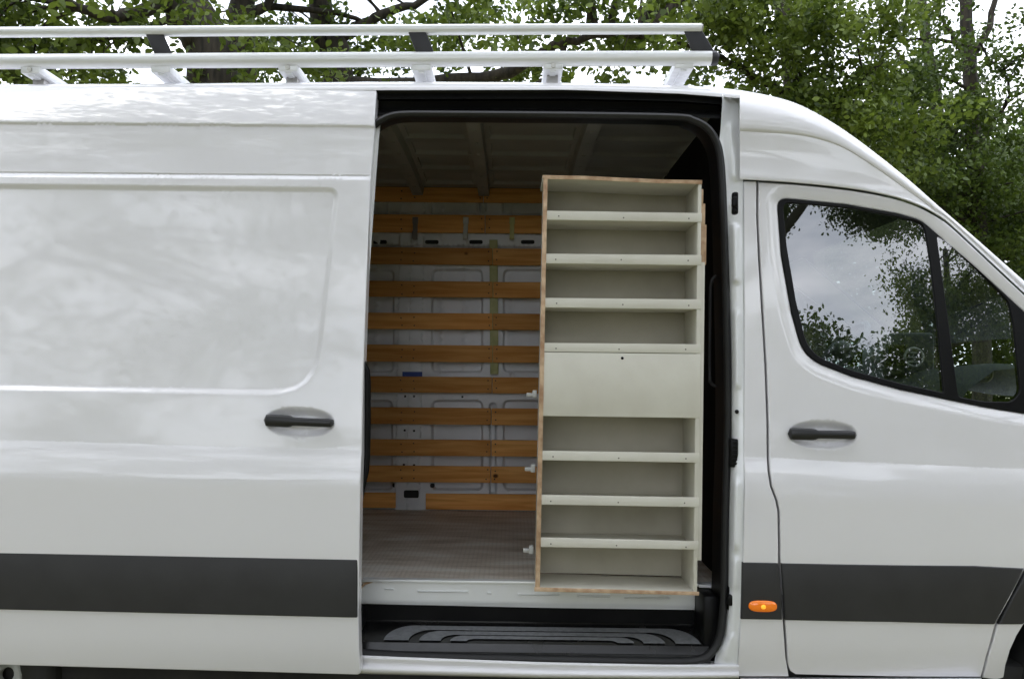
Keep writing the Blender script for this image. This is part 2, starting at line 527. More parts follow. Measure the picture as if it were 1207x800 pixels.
def leaf_mat(name, dark, light, trans=.45):
    g = bpy.data.materials.new(name); g.use_nodes = True
    t = g.node_tree; t.nodes.clear(); l = t.links.new
    o = t.nodes.new('ShaderNodeOutputMaterial'); ge = t.nodes.new('ShaderNodeNewGeometry')
    tc_ = t.nodes.new('ShaderNodeTexCoord'); n = t.nodes.new('ShaderNodeTexNoise'); n.inputs['Scale'].default_value = 1.1; n.inputs['Detail'].default_value = 2
    l(tc_.outputs['Object'], n.inputs['Vector'])
    ad = t.nodes.new('ShaderNodeMath'); ad.operation = 'MULTIPLY_ADD'; ad.inputs[1].default_value = .55
    l(ge.outputs['Random Per Island'], ad.inputs[0])
    sb = t.nodes.new('ShaderNodeMath'); sb.operation = 'SUBTRACT'; sb.inputs[1].default_value = .28
    l(n.outputs['Fac'], sb.inputs[0]); l(sb.outputs[0], ad.inputs[2])
    r = t.nodes.new('ShaderNodeValToRGB')
    r.color_ramp.elements[0].position = .1; r.color_ramp.elements[0].color = (*dark, 1)
    r.color_ramp.elements[1].position = .85; r.color_ramp.elements[1].color = (*light, 1)
    l(ad.outputs[0], r.inputs[0])
    b = t.nodes.new('ShaderNodeBsdfPrincipled'); b.inputs['Roughness'].default_value = .5
    tr = t.nodes.new('ShaderNodeBsdfTranslucent'); mxs = t.nodes.new('ShaderNodeMixShader'); mxs.inputs[0].default_value = trans
    l(r.outputs[0], b.inputs['Base Color']); l(r.outputs[0], tr.inputs[0])
    l(b.outputs[0], mxs.inputs[1]); l(tr.outputs[0], mxs.inputs[2]); l(mxs.outputs[0], o.inputs[0])
    return g


M['leaf'] = leaf_mat('oak_leaf', (.032, .060, .008), (.180, .245, .034))
M['leaf2'] = leaf_mat('dark_leaf', (.024, .050, .008), (.115, .170, .024), .4)
M['bark'] = mat('oak_bark', (.07, .055, .04), .9)
noisy(M['bark'], 5, (.012, .010, .007), (.048, .039, .027), .35, .68, vec_scale=(3, 3, .6), bump=1.0, bump_scale=9)
M['grass'] = mat('meadow_grass', (.06, .09, .03), .9)
noisy(M['grass'], 2.0, (.15, .15, .06), (.26, .24, .13), .3, .7, detail=9, bump=1.0, bump_scale=60)

# ------------------------------------------------------------------ ground
bm = bmesh.new()
for a in range(-10, 11):
    pass
bmesh.ops.create_grid(bm, x_segments=40, y_segments=40, size=300)
for v in bm.verts:
    v.co.z = 0.0 if v.co.length < 30 else 0.4 * math.sin(v.co.x * .05) * math.cos(v.co.y * .04)
g = bobj('ground', bm, M['grass'], None, smooth=True); tag(g, 'grass ground under and around the van', kind='structure')

# ------------------------------------------------------------------ the van
van = thing('panel_van', 'large white panel van seen from the side with its sliding door open', 'van')


def zl(pts, Y):
    p = np.array(pts, float); q = U(p[:, 0], p[:, 1], np.broadcast_to(np.asarray(Y, float), len(p)))
    return q[:, 0], q[:, 2]


CRX, CRZ = zl([(-700, 505), (0, 519), (422, 530.5), (881, 539), (1207, 553), (1400, 558)], [-.05, -.05, -.05, .02, .05, .06])
FOX, FOZ = zl([(-700, 133), (0, 138.5), (437, 142.5), (900, 149)], .045)


def YB(x, z):
    """Outer skin of the van's near side: y for every (x, z)."""
    x = np.asarray(x, float); z = np.asarray(z, float)
    y = .14 * (np.maximum(z - .85, 0) / 1.35) ** 1.4 + .055 * np.maximum(1.12 - z, 0)
    y = y + .022 * (np.maximum(.56 - z, 0) / .16) ** 2
    y = y - .010 * np.exp(-((z - .72) / .22) ** 2)
    dz = z - np.interp(x, CRX, CRZ)
    c = .017
    y = y + np.where(dz > 0, c, c * np.clip(1 + dz / .15, 0, 1) ** 2)
    y = y + .055 * np.maximum(x - .95, 0) ** 2
    y = y + .60 * np.maximum(z - 2.385, 0) ** 1.5
    y = y + .012 * np.maximum(0, np.abs(z - 1.75) - .2) * 0
    return y


CREASE = []
_X = np.arange(-4.2, 2.8, .02)
for d_ in (.012, .005, .0015, 0, -.0015, -.006, -.014, -.025, -.04, -.055, -.075, -.10, -.125, -.15):
    CREASE.append(np.stack([_X, np.interp(_X, CRX, CRZ) + d_], 1))

# --- roof, built as a loft of long curves
def rc(pts):
    p = np.array(pts, float)
    return lambda x: np.interp(x, p[:, 0], p[:, 1])


def smooth_curve(pts):
    """Catmull-Rom through the points, so that lofts stay fair."""
    p = np.array(pts, float); o = []
    q = np.concatenate([[2 * p[0] - p[1]], p, [2 * p[-1] - p[-2]]])
    for i in range(1, len(q) - 2):
        for t in np.linspace(0, 1, 8, endpoint=False):
            o.append(.5 * ((2 * q[i]) + (-q[i - 1] + q[i + 1]) * t + (2 * q[i - 1] - 5 * q[i] + 4 * q[i + 1] - q[i + 2]) * t ** 2
                           + (-q[i - 1] + 3 * q[i] - 3 * q[i + 1] + q[i + 2]) * t ** 3))
    o.append(q[-2]); o = np.array(o)
    return lambda x: np.interp(x, o[:, 0], o[:, 1])


SIL = smooth_curve([(-720, 104), (-300, 101), (0, 99.5), (200, 98.5), (440, 96.5), (600, 97), (740, 98.8), (820, 101.5), (867, 105.3), (928, 118), (969, 137),
                    (1002, 158), (1036, 183.5), (1070, 211), (1104, 241), (1137, 269.5), (1207, 331), (1290, 404)])
SEAM = smooth_curve([(860, 211), (877, 211.5), (935, 215), (1002, 222), (1050, 231), (1080, 240.5), (1104, 253), (1124, 268), (1207, 345), (1290, 420)])
FOLD = smooth_curve([(860, 151), (874, 152.5), (935, 157), (969, 164), (996, 174.5), (1029, 195), (1063, 219), (1100, 246), (1124, 263), (1207, 339.5), (1290, 414)])
EDGE = rc([(-720, 112), (443, 106.5), (670, 106), (800, 110.5), (872, 116)])


def y_sil(x): return .145 + .13 * np.clip((SEAM(np.maximum(x, 880)) - SIL(np.maximum(x, 880))) / 100, .12, 1) + .06 * np.clip((x - 900) / 310, 0, 1.3) ** 2
def y_seam(x): return .142 + .06 * np.clip((x - 900) / 310, 0, 1.3) ** 2


def grid_faces(bm, rows, keep=None):
    V = [[bm.verts.new(tuple(p)) for p in r] for r in rows]
    for i in range(len(V) - 1):
        for j in range(len(V[0]) - 1):
            if keep is None or keep(i, j):
                bm.faces.new([V[i][j], V[i][j + 1], V[i + 1][j + 1], V[i + 1][j]])


def beyond(s, part):
    """Rows that carry on from the silhouette row s across the roof."""
    o = []
    for dy, dz in part:
        q = s.copy(); q[:, 1] = q[:, 1] + dy; q[:, 2] += dz; o.append(q)
    return o


bm = bmesh.new()
xa = np.concatenate([np.arange(-720, 860, 20), [872.0]])
def lerp_rows(x, fr):
    """Rows between the lower edge and the silhouette."""
    e, s = EDGE(x), SIL(x); o = []
    for t in fr:
        yy = .198 + (y_sil(x) - .198) * (1 - math.sqrt(max(0, 1 - t ** 2)) if t < 1 else 1)
        o.append(U(x, e + (s - e) * t, yy))
    return o
rws = [U(xa, EDGE(xa) - 1.5, np.full(len(xa), .232))]
rws += lerp_rows(xa, (0, .25, .5, .75, .92, 1.0))
s_ = rws[-1]
rws += beyond(s_, [(.05, .010), (.14, .020), (.40, .03), (.77, .035), (1.14, .03), (1.45, .022), (1.58, .012), (1.67, 0.0), (1.75, -.06), (1.80, -.14), (1.87, -1.0), (1.87, -2.15)])
grid_faces(bm, rws)
xb = np.concatenate([[872.0], np.arange(880, 1292, 6)])
fr_rows = []
se, fo, si = SEAM(xb), FOLD(xb), SIL(xb)
ys, yt = y_seam(xb), y_sil(xb)
gapf = np.clip((fo - si) / 45, .05, 1)
fr_rows.append(U(xb, se + .5, ys + .012))
fr_rows.append(U(xb, se, ys + .002))
fr_rows.append(U(xb, se - 1.2, ys))
for t in (.12, .3, .5, .7, .86):
    fr_rows.append(U(xb, se + (fo - se) * t, ys + .012 * t + .010 * math.sin(math.pi * t) * gapf))
fr_rows.append(U(xb, fo + 2.2 * gapf, ys + .012 + .003 * gapf))
fr_rows.append(U(xb, fo - .2 * gapf, ys + .012 - .004 * gapf))
fr_rows.append(U(xb, fo - 2.4 * gapf, ys + .012 - .007 * gapf))
for t in (.3, .55, .75, .9, .97, 1.0):
    k = 1 - math.sqrt(max(0, 1 - t ** 2)) if t < 1 else 1
    fr_rows.append(U(xb, fo - 2.4 * gapf + (si - fo + 2.4 * gapf) * t, ys + .006 + (yt - ys - .006) * k))
s_ = fr_rows[-1]
nb_ = len(fr_rows)
fr_rows += beyond(s_, [(.04, .008), (.09, .012)])
fr_rows += beyond(s_, [(.40, .03), (.77, .035), (1.14, .03), (1.56, .012), (1.67, 0.0), (1.73, -.05), (1.76, -.10)])
grid_faces(bm, fr_rows, lambda i, j: not (nb_ + 1 <= i < nb_ + 5 and xb[j] > 985))
bmesh.ops.remove_doubles(bm, verts=bm.verts, dist=.0012)
roof = bobj('roof', bm, M['paint'], van, angle=50)
# windscreen glass between the pillars
bm = bmesh.new()
k0 = int(np.searchsorted(xb, 985))
grid_faces(bm, [r[k0:] for r in fr_rows[nb_ + 1:nb_ + 6]])
bobj('windscreen', bm, M['glass2'], van, smooth=True)

# --- sliding door
def seam_line(pts, Y): return zl(pts, Y)
SX, SZ = zl([(-700, 190), (0, 198.5), (437, 202.5)], .03)
OFFD = -.075


def recess_poly(pts, F):
    return to_xz(rounded(pts), F)


def YD0(x, z):
    y = YB(x, z) + OFFD
    # pressed shoulder under the roof bulge, and the ledge over the big recess
    y = y + .010 * (1 - sstep((z - np.interp(x, FOX, FOZ) + .005) / .014))
    zs = np.interp(x, SX, SZ)
    y = y - .010 * (1 - sstep((z - zs + .022) / .022))
    y = y + .004 * np.sin(np.clip((z - zs) / (np.interp(x, FOX, FOZ) - zs), 0, 1) * math.pi)
    return y


rec1 = Recess(recess_poly([(-700, 208, 0), (401.5, 219.5, 17), (374, 467.5, 60), (-700, 449, 0)], YD0), .012, .026)
gro = Groove(SX, SZ, .0045, .0022)


def cup_poly(cx, cy, a, b, F, tilt=0.0):
    t = np.linspace(0, 2 * math.pi, 40, endpoint=False)
    x = np.sign(np.cos(t)) * np.abs(np.cos(t)) ** .8 * a; y = np.sign(np.sin(t)) * np.abs(np.sin(t)) ** .9 * b
    return to_xz(np.stack([cx + x, cy + y + x * tilt], 1), F)


cup1 = Recess(cup_poly(353, 497.5, 42, 18.5, YD0, .03), .025, .034, (-.15, -.05, 0, .12, .25, .4, .55, .7, .85, 1))
def YD(x, z):
    x = np.asarray(x, float); z = np.asarray(z, float)
    return YD0(x, z) + rec1(x, z) + gro(x, z) + cup1(x, z)


door_px = rounded([(-30, 100, 0), (444, 104.5, 5), (441.5, 150, 0), (437.5, 203, 0), (433.5, 290, 0), (428.5, 430, 0), (425, 560, 0), (423.3, 660, 0), (422.3, 725, 0), (424.5, 795, 4), (-30, 782.5, 0)])
door_xz = to_xz(door_px, YD0)
folds = [np.stack([_X, np.interp(_X, FOX, FOZ) + d_], 1) for d_ in (-.012, -.008, -.005, -.001, .002, .005, .009, .014)]
folds += [np.stack([_X, np.interp(_X, SX, SZ) + d_], 1) for d_ in (-.022, -.018, -.014, -.010)]
sd = panel('sliding_door', door_xz, YD, M['paint'], van, feats=CREASE + folds + rec1.feats + gro.feats + cup1.feats, step=.022, edge=.005, rim=.055)


def strip(px_poly, F, parent, proud=.009, name='trim_strip'):
    q_ = np.array([p[:2] for p in px_poly], float); q_ = U(q_[:, 0], q_[:, 1], np.full(len(q_), .02))
    zc, hz = (q_[:, 2].max() + q_[:, 2].min()) / 2, (q_[:, 2].max() - q_[:, 2].min()) / 2
    Fs = lambda x, z: F(x, z) - proud + .007 * np.clip((np.asarray(z, float) - zc) / hz, 0, 1.2) ** 2
    return panel(name, to_xz(rounded(px_poly), Fs), Fs, M['trim'], parent, step=.03, edge=.006, rim=.012, ostep=.008)


strip([(-30, 649.2, 0), (421.6, 658.6, 2), (421.0, 728, 2), (-30, 717.6, 0)], YD, sd)


def door_handle(cx, cy, half, F, parent, tilt):
    """Pull handle: thick at the lock end, slimmer grip, standing off the cup."""
    bm = bmesh.new()
    n = 26; rows = []
    cz = to_xz([(cx, cy)], F)[0]
    y0 = float(YB(cz[0], cz[1])) + (OFFD if F is YD else 0)
    sec = []
    for i in range(n + 1):
        t = i / n; x = cx - half + 2 * half * t
        lock = 1 - sstep(np.array((t - .36) / .08))
        top = -6.6 * lock - 4.6 * (1 - lock); bot = 7.4 * lock + 5.2 * (1 - lock)
        e = math.sqrt(max(0, 1 - max(0, (abs(t - .5) - .44) / .06) ** 2)) * .95 + .05
        yc = cy + (x - cx) * tilt
        c = P(x, yc + (top + bot) / 2, y0 - .012)
        hz = (bot - top) / 2 * e / 326.0
        bow = .006 * math.sin(math.pi * t)
        ring = []
        for k in range(14):
            a = 2 * math.pi * k / 14
            ca, sa = math.cos(a), math.sin(a)
            yy = .016 * e * (abs(ca) ** .7) * (1 if ca > 0 else -1)
            zz = hz * (abs(sa) ** .7) * (1 if sa > 0 else -1)
            ring.append((c.x, c.y - bow + yy + .004, c.z + zz))
        sec.append(ring + [ring[0]])
    grid_faces(bm, sec)
    bmesh.ops.remove_doubles(bm, verts=bm.verts, dist=1e-5)
    bmesh.ops.holes_fill(bm, edges=bm.edges)
    for xx in (-half * .82, half * .86):           # the posts that carry it
        c = P(cx + xx, cy + xx * tilt, y0 - .005)
        add_box(bm, c.x - .016, c.x + .016, c.y, c.y + .035, c.z - .011, c.z + .011, .004)
    return bobj('handle', bm, M['handle'], parent, angle=40)


door_handle(352, 496.5, 41.5, YD, sd, .045)
# dark pull grip on the door's leading edge
tube('pull_grip', [P(420, 425, .02), P(427.5, 428, .03), P(431.5, 437, .035), P(432.5, 450, .036), P(432.4, 500, .036), P(431.8, 535, .036), P(430.5, 553, .032), P(426.5, 574, .025), P(423.5, 592, .02), P(421, 610, .02)],
     [.010, .013, .014, .0145, .0145, .0145, .0145, .013, .012, .010], M['black'], sd, 12, flat=1.5)
# inner skin of the door
bm = bmesh.new()
rws = []
for z_ in np.linspace(.45, 2.48, 24):
    xr0 = np.interp(z_, [.42, 2.5], [-.575, -.52])
    xx_ = np.linspace(-1.95, xr0, 6)
    rws.append([(x, float(YB(x, z_)) + OFFD + .056, z_) for x in xx_])
grid_faces(bm, rws)
bobj('inner_skin', bm, M['metal'], sd)

# --- rear quarter panel behind the sliding door
qx = to_xz([(431, 112), (423, 600), (418, 690), (420, 768), (80, 770), (68, 740), (20, 690), (-45, 672), (-110, 690), (-158, 740), (-172, 800), (-560, 800), (-560, 112)], YB)
panel('quarter_panel', qx, YB, M['paint'], van, feats=[], step=.08, edge=.004, rim=.04, ostep=.04)
# rear end wall of the cargo box
box('rear_door', -3.75, -3.70, .12, 1.92, .42, 2.60, M['paint'], van, .01)

# --- pillar panel in front of the opening
DOOR_SEAM = [(893.5, 213.5), (893.3, 255), (895.5, 305), (899.5, 370), (903, 430), (905.5, 500), (906.8, 555), (909.5, 573), (916, 590), (918.5, 603), (919.3, 660), (922, 700), (924.8, 732), (927.5, 772)]
pil = [(876.5, 213.5, 2)] + [(a - 1.6, b, 0) for a, b in DOOR_SEAM] + [(930, 797, 0), (868, 797, 0), (872.5, 735, 0), (875.5, 660, 0), (877.5, 560, 0), (877.3, 430, 0), (876.8, 300, 0)]
panel('pillar_panel', to_xz(rounded(pil), YB), YB, M['paint'], van, feats=CREASE, step=.02, edge=.005, rim=.03)
strip([(874.8, 661.8, 1), (917.9, 662.6, 1), (922.6, 730.4, 1), (873.5, 729.6, 1)], YB, van)

# side marker lamp
bm = bmesh.new()
c = P(899.2, 714, YB(.9, .65) - .012)
rws = []
for k, (sc, dy) in enumerate([(1.0, .006), (1.0, -.001), (.93, -.005), (.75, -.0085), (.45, -.0105), (.05, -.011)]):
    r = []
    for i in range(41):
        a = 2 * math.pi * (i % 40) / 40
        ex = math.copysign(abs(math.cos(a)) ** .62, math.cos(a)); ez = math.copysign(abs(math.sin(a)) ** .8, math.sin(a))
        r.append((c.x + .051 * sc * ex, c.y + dy, c.z + .0205 * (sc if k < 3 else sc * .96) * ez - ex * .0007))
    rws.append(r)
grid_faces(bm, rws); bmesh.ops.remove_doubles(bm, verts=bm.verts, dist=1e-5)
lamp = bobj('side_marker', bm, M['amber'], van, smooth=True); lamp['label'] = 'oval amber side marker lamp'
bm = bmesh.new(); bmesh.ops.create_uvsphere(bm, u_segments=14, v_segments=8, radius=1)
bmesh.ops.scale(bm, vec=(.009, .004, .008), verts=bm.verts); bmesh.ops.translate(bm, vec=(c.x - .001, c.y - .0105, c.z), verts=bm.verts)
bobj('bulb', bm, M['bulb'], lamp, smooth=True)

# --- front door
fr_out_px = rounded([(917, 232, 14), (1000, 240.3, 0), (1060, 251, 0), (1087, 258.5, 10), (1113, 281, 8), (1152, 314.5, 0), (1207, 365, 0), (1236, 392, 4), (1238, 492, 4),
                     (1160, 479.5, 0), (1063, 459.2, 0), (1005, 443.5, 0), (962, 427, 14), (946, 411, 14), (934, 368, 0), (922, 300, 0)])
win_xz = to_xz(fr_out_px, YB)


def YF0(x, z):
    x = np.asarray(x, float); z = np.asarray(z, float); y = YB(x, z)
    lo, hi = win_xz.min(0) - .12, win_xz.max(0) + .12
    k = (x > lo[0]) & (x < hi[0]) & (z > lo[1]) & (z < hi[1])
    r = np.zeros(np.broadcast(x, z).shape)
    if k.any():
        d = np.clip(sdf(np.stack([x[k], z[k]], 1), win_xz), 0, 1)
        r[k] = .013 * np.clip(1 - d / .055, 0, 1) ** 1.6
    return y + r


cup2 = Recess(cup_poly(970, 512, 42, 17.5, YF0, .02), .025, .034, (-.15, -.05, 0, .12, .25, .4, .55, .7, .85, 1))
def YF(x, z):
    x = np.asarray(x, float); z = np.asarray(z, float)
    return YF0(x, z) + cup2(x, z)


xs_t = [895, 905, 920, 935, 960, 1002, 1030, 1050, 1065, 1080, 1092, 1104, 1114, 1124, 1150, 1180, 1207, 1240]
fd = [(a + .9, b) for a, b in DOOR_SEAM[::-1]] + [(a, float(SEAM(a)) + 2.2) for a in xs_t] + [(1262, 420), (1262, 600), (1236, 620), (1207, 671), (1190, 706), (1175.5, 731), (1173, 737), (1163, 772), (1156.5, 797.5), (1100, 797.5), (1000, 796), (938, 794.5), (932, 790.5), (929, 782)]
fd_xz = to_xz(np.array(fd, float), YB)
wf = [offset(resample(win_xz, .012), -d_) for d_ in (.006, .012, .02, .03, .042, .055)]
fdoor = panel('front_door', fd_xz, YF, M['paint'], van, holes=[win_xz], feats=CREASE + wf + cup2.feats, step=.02, edge=.005, rim=.03)
strip([(920.6, 662.8, 1), (1150, 666.2, 0), (1207.5, 669.4, 1), (1189, 706, 0), (1175, 731.5, 0), (1173, 735.8, 1), (1050, 733, 0), (925.6, 730.8, 1)], YB, fdoor)
door_handle(969.5, 511.5, 40.5, YF, fdoor, .022)

YW = lambda x, z: YB(x, z) + .012
g1 = rounded([(922.5, 239, 9), (1000, 245.5, 0), (1060, 256.5, 0), (1088, 263.5, 10), (1096, 310, 0), (1104, 380, 0), (1111.5, 462.5, 3), (1062, 452, 0), (1006, 437, 0), (965, 421.5, 14), (950, 405, 14), (938, 355, 0), (927, 290, 0)])
g2 = rounded([(1103.5, 277, 6), (1118, 287.5, 0), (1150, 317.5, 0), (1188, 355.5, 8), (1194, 385, 0), (1202, 462, 6), (1192, 473.5, 6), (1160, 473, 0), (1129, 467.5, 5), (1120, 400, 0), (1110, 325, 0)])
g1x, g2x = to_xz(g1, YW), to_xz(g2, YW)
panel('window_frame', offset(win_xz, .0008), lambda x, z: YB(x, z) + .006, M['black'], fdoor, holes=[g1x, g2x], step=.03, edge=.004, rim=.02)
YG = lambda x, z: YB(x, z) + .012
for gx_ in (g1x, g2x):
    panel('window_pane', offset(gx_, -.004), YG, M['glass'], fdoor, step=.05, edge=.001, rim=0, ostep=.02)

# --- front wing with its wheel arch
arch = [(1322 + 140 * math.cos(a), 815 + 140 * math.sin(a) * 1.0) for a in np.linspace(math.pi * 1.03, math.pi * 2.0, 24)]
wing = [(1158.5, 798.5)] + arch + [(1500, 800), (1530, 640), (1480, 560), (1300, 520), (1264, 520), (1264, 602), (1239, 622), (1210, 672), (1193, 707), (1178.5, 731.5), (1175.5, 737.5), (1165.5, 772)]
wing_xz = to_xz(np.array(wing, float), YB)
wg = panel('front_wing', wing_xz, YB, M['paint'], van, step=.04, edge=.005, rim=.04)
strip([(1177.4, 735.9, 1), (1193.5, 704, 0), (1212, 670, 1), (1300, 672, 0), (1300, 680, 0), (1240, 702, 0), (1206, 735.8, 1)], YB, wg)
# bonnet and nose: a simple shell that closes the front
bm = bmesh.new()
nx = np.linspace(2.02, 2.95, 8)
rws = []
for x in nx:
    t = (x - 2.02) / .93
    zt = 1.36 - .34 * t ** 1.7; hw = .93 - .10 * t ** 2
    rws.append([(x, 1.0 - hw, zt - .22), (x, 1.0 - hw + .02, zt - .10), (x, 1.0 - hw + .12, zt - .01), (x, 1 - .4, zt + .05), (x, 1.4, zt + .05), (x, 1 + hw - .12, zt - .01), (x, 1 + hw - .02, zt - .10), (x, 1 + hw, zt - .3)])
rws.append([(2.97, p[1], .45) for p in rws[-1]])
grid_faces(bm, rws)
bobj('bonnet', bm, M['paint'], van, smooth=True)
fs = panel('far_cab_side', np.array([(.86, .42), (2.9, .42), (2.9, 1.1), (2.62, 1.40), (2.05, 1.95), (1.75, 2.2), (.86, 2.35)]), lambda x, z: 1.96 + 0 * np.asarray(x, float), M['dash'], van,
           holes=[np.array([(1.15, 1.50), (2.35, 1.45), (1.95, 1.85), (1.70, 2.02), (1.10, 2.05)])], step=.2, edge=.002, rim=.03, ostep=.1)
bm = bmesh.new(); bm.faces.new([bm.verts.new(q_) for q_ in [(1.13, 1.97, 1.48), (2.37, 1.97, 1.43), (1.95, 1.97, 1.88), (1.70, 1.97, 2.05), (1.08, 1.97, 2.08)]])
bobj('far_window', bm, M['glass'], van)
bm = bmesh.new(); grid_faces(bm, [[(x, y_, z_) for y_ in (.22, .6, 1.0, 1.4, 1.93)] for x, z_ in [(.86, 2.42), (1.15, 2.38), (1.36, 2.27), (1.55, 2.14)]])
bobj('headliner', bm, M['dash'], van, smooth=True)

# --- opening: top track, jamb, seal, sill, step
# roof rail strip and the black track behind it
bm = bmesh.new()
X0, X1 = U(380, 120, .2)[0], U(853, 120, .2)[0]
xq = np.linspace(438, 851.5, 40)
prof = [(106.5, .222), (110.5, .227), (112.5, .222), (117, .218), (119.5, .250), (129, .265), (131.5, .235), (134, .225), (137, .225)]
bow = np.interp(xq, [400, 447, 670, 800, 856], [0, 0, -.6, 2.4, 6.5])
grid_faces(bm, [U(xq, y_ + bow * (1 if k < 5 else .5), np.full(len(xq), yy)) for k, (y_, yy) in enumerate(prof)])
bobj('door_track', bm, M['black'], van, angle=50)

SEAL = [(424, 767), (432, 769), (500, 772.5), (640, 776), (780, 778.5), (825, 777), (842, 768), (851, 750), (855, 722), (856.5, 690), (858, 600), (860.5, 520), (860.5, 430), (858.5, 340), (856.5, 270), (854.5, 215), (851.5, 182), (846, 164), (836, 150.5), (820, 142), (800, 138.5), (700, 136.5), (600, 135.5), (520, 135), (480, 135), (462, 137), (448, 143), (438, 152), (432, 172)]


def fair(pts, n=6):
    p = np.array(pts, float); q = np.concatenate([[2 * p[0] - p[1]], p, [2 * p[-1] - p[-2]]]); o = []
    for i in range(1, len(q) - 2):
        for t in np.linspace(0, 1, n, endpoint=False):
            o.append(.5 * ((2 * q[i]) + (-q[i - 1] + q[i + 1]) * t + (2 * q[i - 1] - 5 * q[i] + 4 * q[i + 1] - q[i + 2]) * t ** 2 + (-q[i - 1] + 3 * q[i] - 3 * q[i + 1] + q[i + 2]) * t ** 3))
    o.append(p[-1]); return np.array(o)


def seal_y(py): return .060 + .105 * np.clip((780 - np.asarray(py)) / 640, 0, 1)
sp = fair(SEAL)
sp3 = [P(a - 3 * (1 if 800 < a else 0), b, seal_y(b)) for a, b in sp]
tube('door_seal', sp3, .0135, M['rubber'], van, 10, flat=1.4)
# inner lip running just inside the seal
bm = bmesh.new()
inn = []
for (a, b), p in zip(sp, sp3):
    inn.append((p, Vector((p.x, p.y + .11, p.z))))
rows_in = [[p for p, q in inn], [Vector((p.x - (.012 if p.x > .6 else 0), p.y + .06, p.z + (.012 if p.z < .6 else -.012 if p.z > 2.3 else 0))) for p, q in inn],
           [Vector((q.x - (.02 if q.x > .6 else 0), q.y, q.z)) for p, q in inn]]
grid_faces(bm, rows_in)
bobj('opening_lining', bm, M['black'], van, smooth=True)

# white jamb between the seal and the pillar panel, pressed with steps
bm = bmesh.new()
jy = np.linspace(111, 797, 230)
outer = np.interp(jy, [108, 150, 213, 300, 430, 560, 660, 735, 797], [871.5, 873.2, 876, 876.4, 876.9, 877.2, 875.3, 872.2, 868])
inner = np.interp(jy, [108, 118, 150, 165, 190, 270, 340, 430, 520, 600, 690, 722, 750, 768, 780, 797], [850.5, 851.5, 849.5, 848, 853, 856, 858.5, 860.5, 860.5, 858, 857, 856, 853, 844, 842, 842])
inner_y = seal_y(jy) + .01
def bump(y, a, b, s=6): return sstep((y - a) / s) * (1 - sstep((y - b) / s))
pr = bump(jy, 262, 330) + bump(jy, 360, 452, 10) * .8 + bump(jy, 560, 640, 12) * .9 + bump(jy, 655, 690) * .6 + bump(jy, 745, 775) * .5 + bump(jy, 140, 205, 12) * .7
yo = YB(U(876, jy, .05)[:, 0], U(876, jy, .05)[:, 2])
tt = [0, .04, .10, .18, .30, .42, .52, .64, .76, .88, 1.0]
rws = []
for t in tt:
    xx = outer + (inner - outer) * t
    yy = yo + .006 + (inner_y - yo - .006) * (.15 * t + .85 * t ** 4) - .022 * pr * math.exp(-((t - .5) / .2) ** 2) + (.0 if t > 0 else -.004)
    rws.append(U(xx, jy, yy))
grid_faces(bm, rws)
bm.normal_update()
jm = bobj('door_jamb', bm, M['jamb'], van, smooth=True)
# strikers and plugs on the jamb
def striker(px, py, w, h, Y):
    bm = bmesh.new(); c = P(px, py, Y); s = 3.15 / 1010
    add_box(bm, c.x - w * s / 2, c.x + w * s / 2, c.y, c.y + .03, c.z - h * s / 2, c.z + h * s / 2, .008)
    for k in (-1, 1):
        bm2 = bmesh.ops.create_uvsphere(bm, u_segments=10, v_segments=6, radius=.0045)
        bmesh.ops.translate(bm, vec=(c.x, c.y - .001, c.z + k * h * s * .38), verts=bm2['verts'])
    add_box(bm, c.x - w * s * .75, c.x + w * s * .2, c.y - .018, c.y + .01, c.z - h * s * .22, c.z + h * s * .22, .006)
    return bobj('striker', bm, M['black'], jm, angle=40)
striker(867.5, 239, 7, 27, .055)
striker(862, 706, 7, 29, .05)
bm = bmesh.new(); c = P(866.5, 534, .05)
add_box(bm, c.x - .016, c.x + .012, c.y, c.y + .04, c.z - .052, c.z + .052, .005)
for k in range(6):
    add_box(bm, c.x - .011, c.x + .007, c.y - .004, c.y + .01, c.z - .042 + k * .0155, c.z - .034 + k * .0155, .001)
bobj('contact_block', bm, M['black'], jm, angle=40)
bm = bmesh.new(); r_ = bmesh.ops.create_uvsphere(bm, u_segments=12, v_segments=8, radius=.008); bmesh.ops.translate(bm, vec=P(868.5, 485, .06), verts=bm.verts)
bobj('plug', bm, M['black'], jm, smooth=True)

# sill below the opening
bm = bmesh.new()
sx = np.linspace(380, 871, 60)
s0 = np.interp(sx, [380, 425, 640, 780, 845, 930], [766, 769, 777.5, 780.5, 781, 781])
prof = [(-3, .075), (0, .055), (1.8, .028), (4, .020), (6.5, .021), (9, .026), (11, .028), (13, .021), (15, .013), (17.5, .012), (19.5, .017), (20.8, .030), (21.5, .06)]
sq = np.interp(sx, [380, 425, 640, 870, 930], [1.18, 1.15, 1.0, .86, .84])
grid_faces(bm, [U(sx, s0 + a * sq, np.full(len(sx), b + .018)) for a, b in prof])
bobj('sill', bm, M['paint'], van, smooth=True)

bm = bmesh.new()
rx = np.linspace(872.5, 1157, 30)
grid_faces(bm, [U(rx, np.interp(rx, [872, 1157], [798.6, 799.6]) + a, np.full(30, b)) for a, b in [(-1.5, .09), (0, .055), (1.5, .040), (4, .034), (8, .040), (16, .07), (17, .12)]])
bobj('rocker_panel', bm, M['paint'], van, smooth=True)

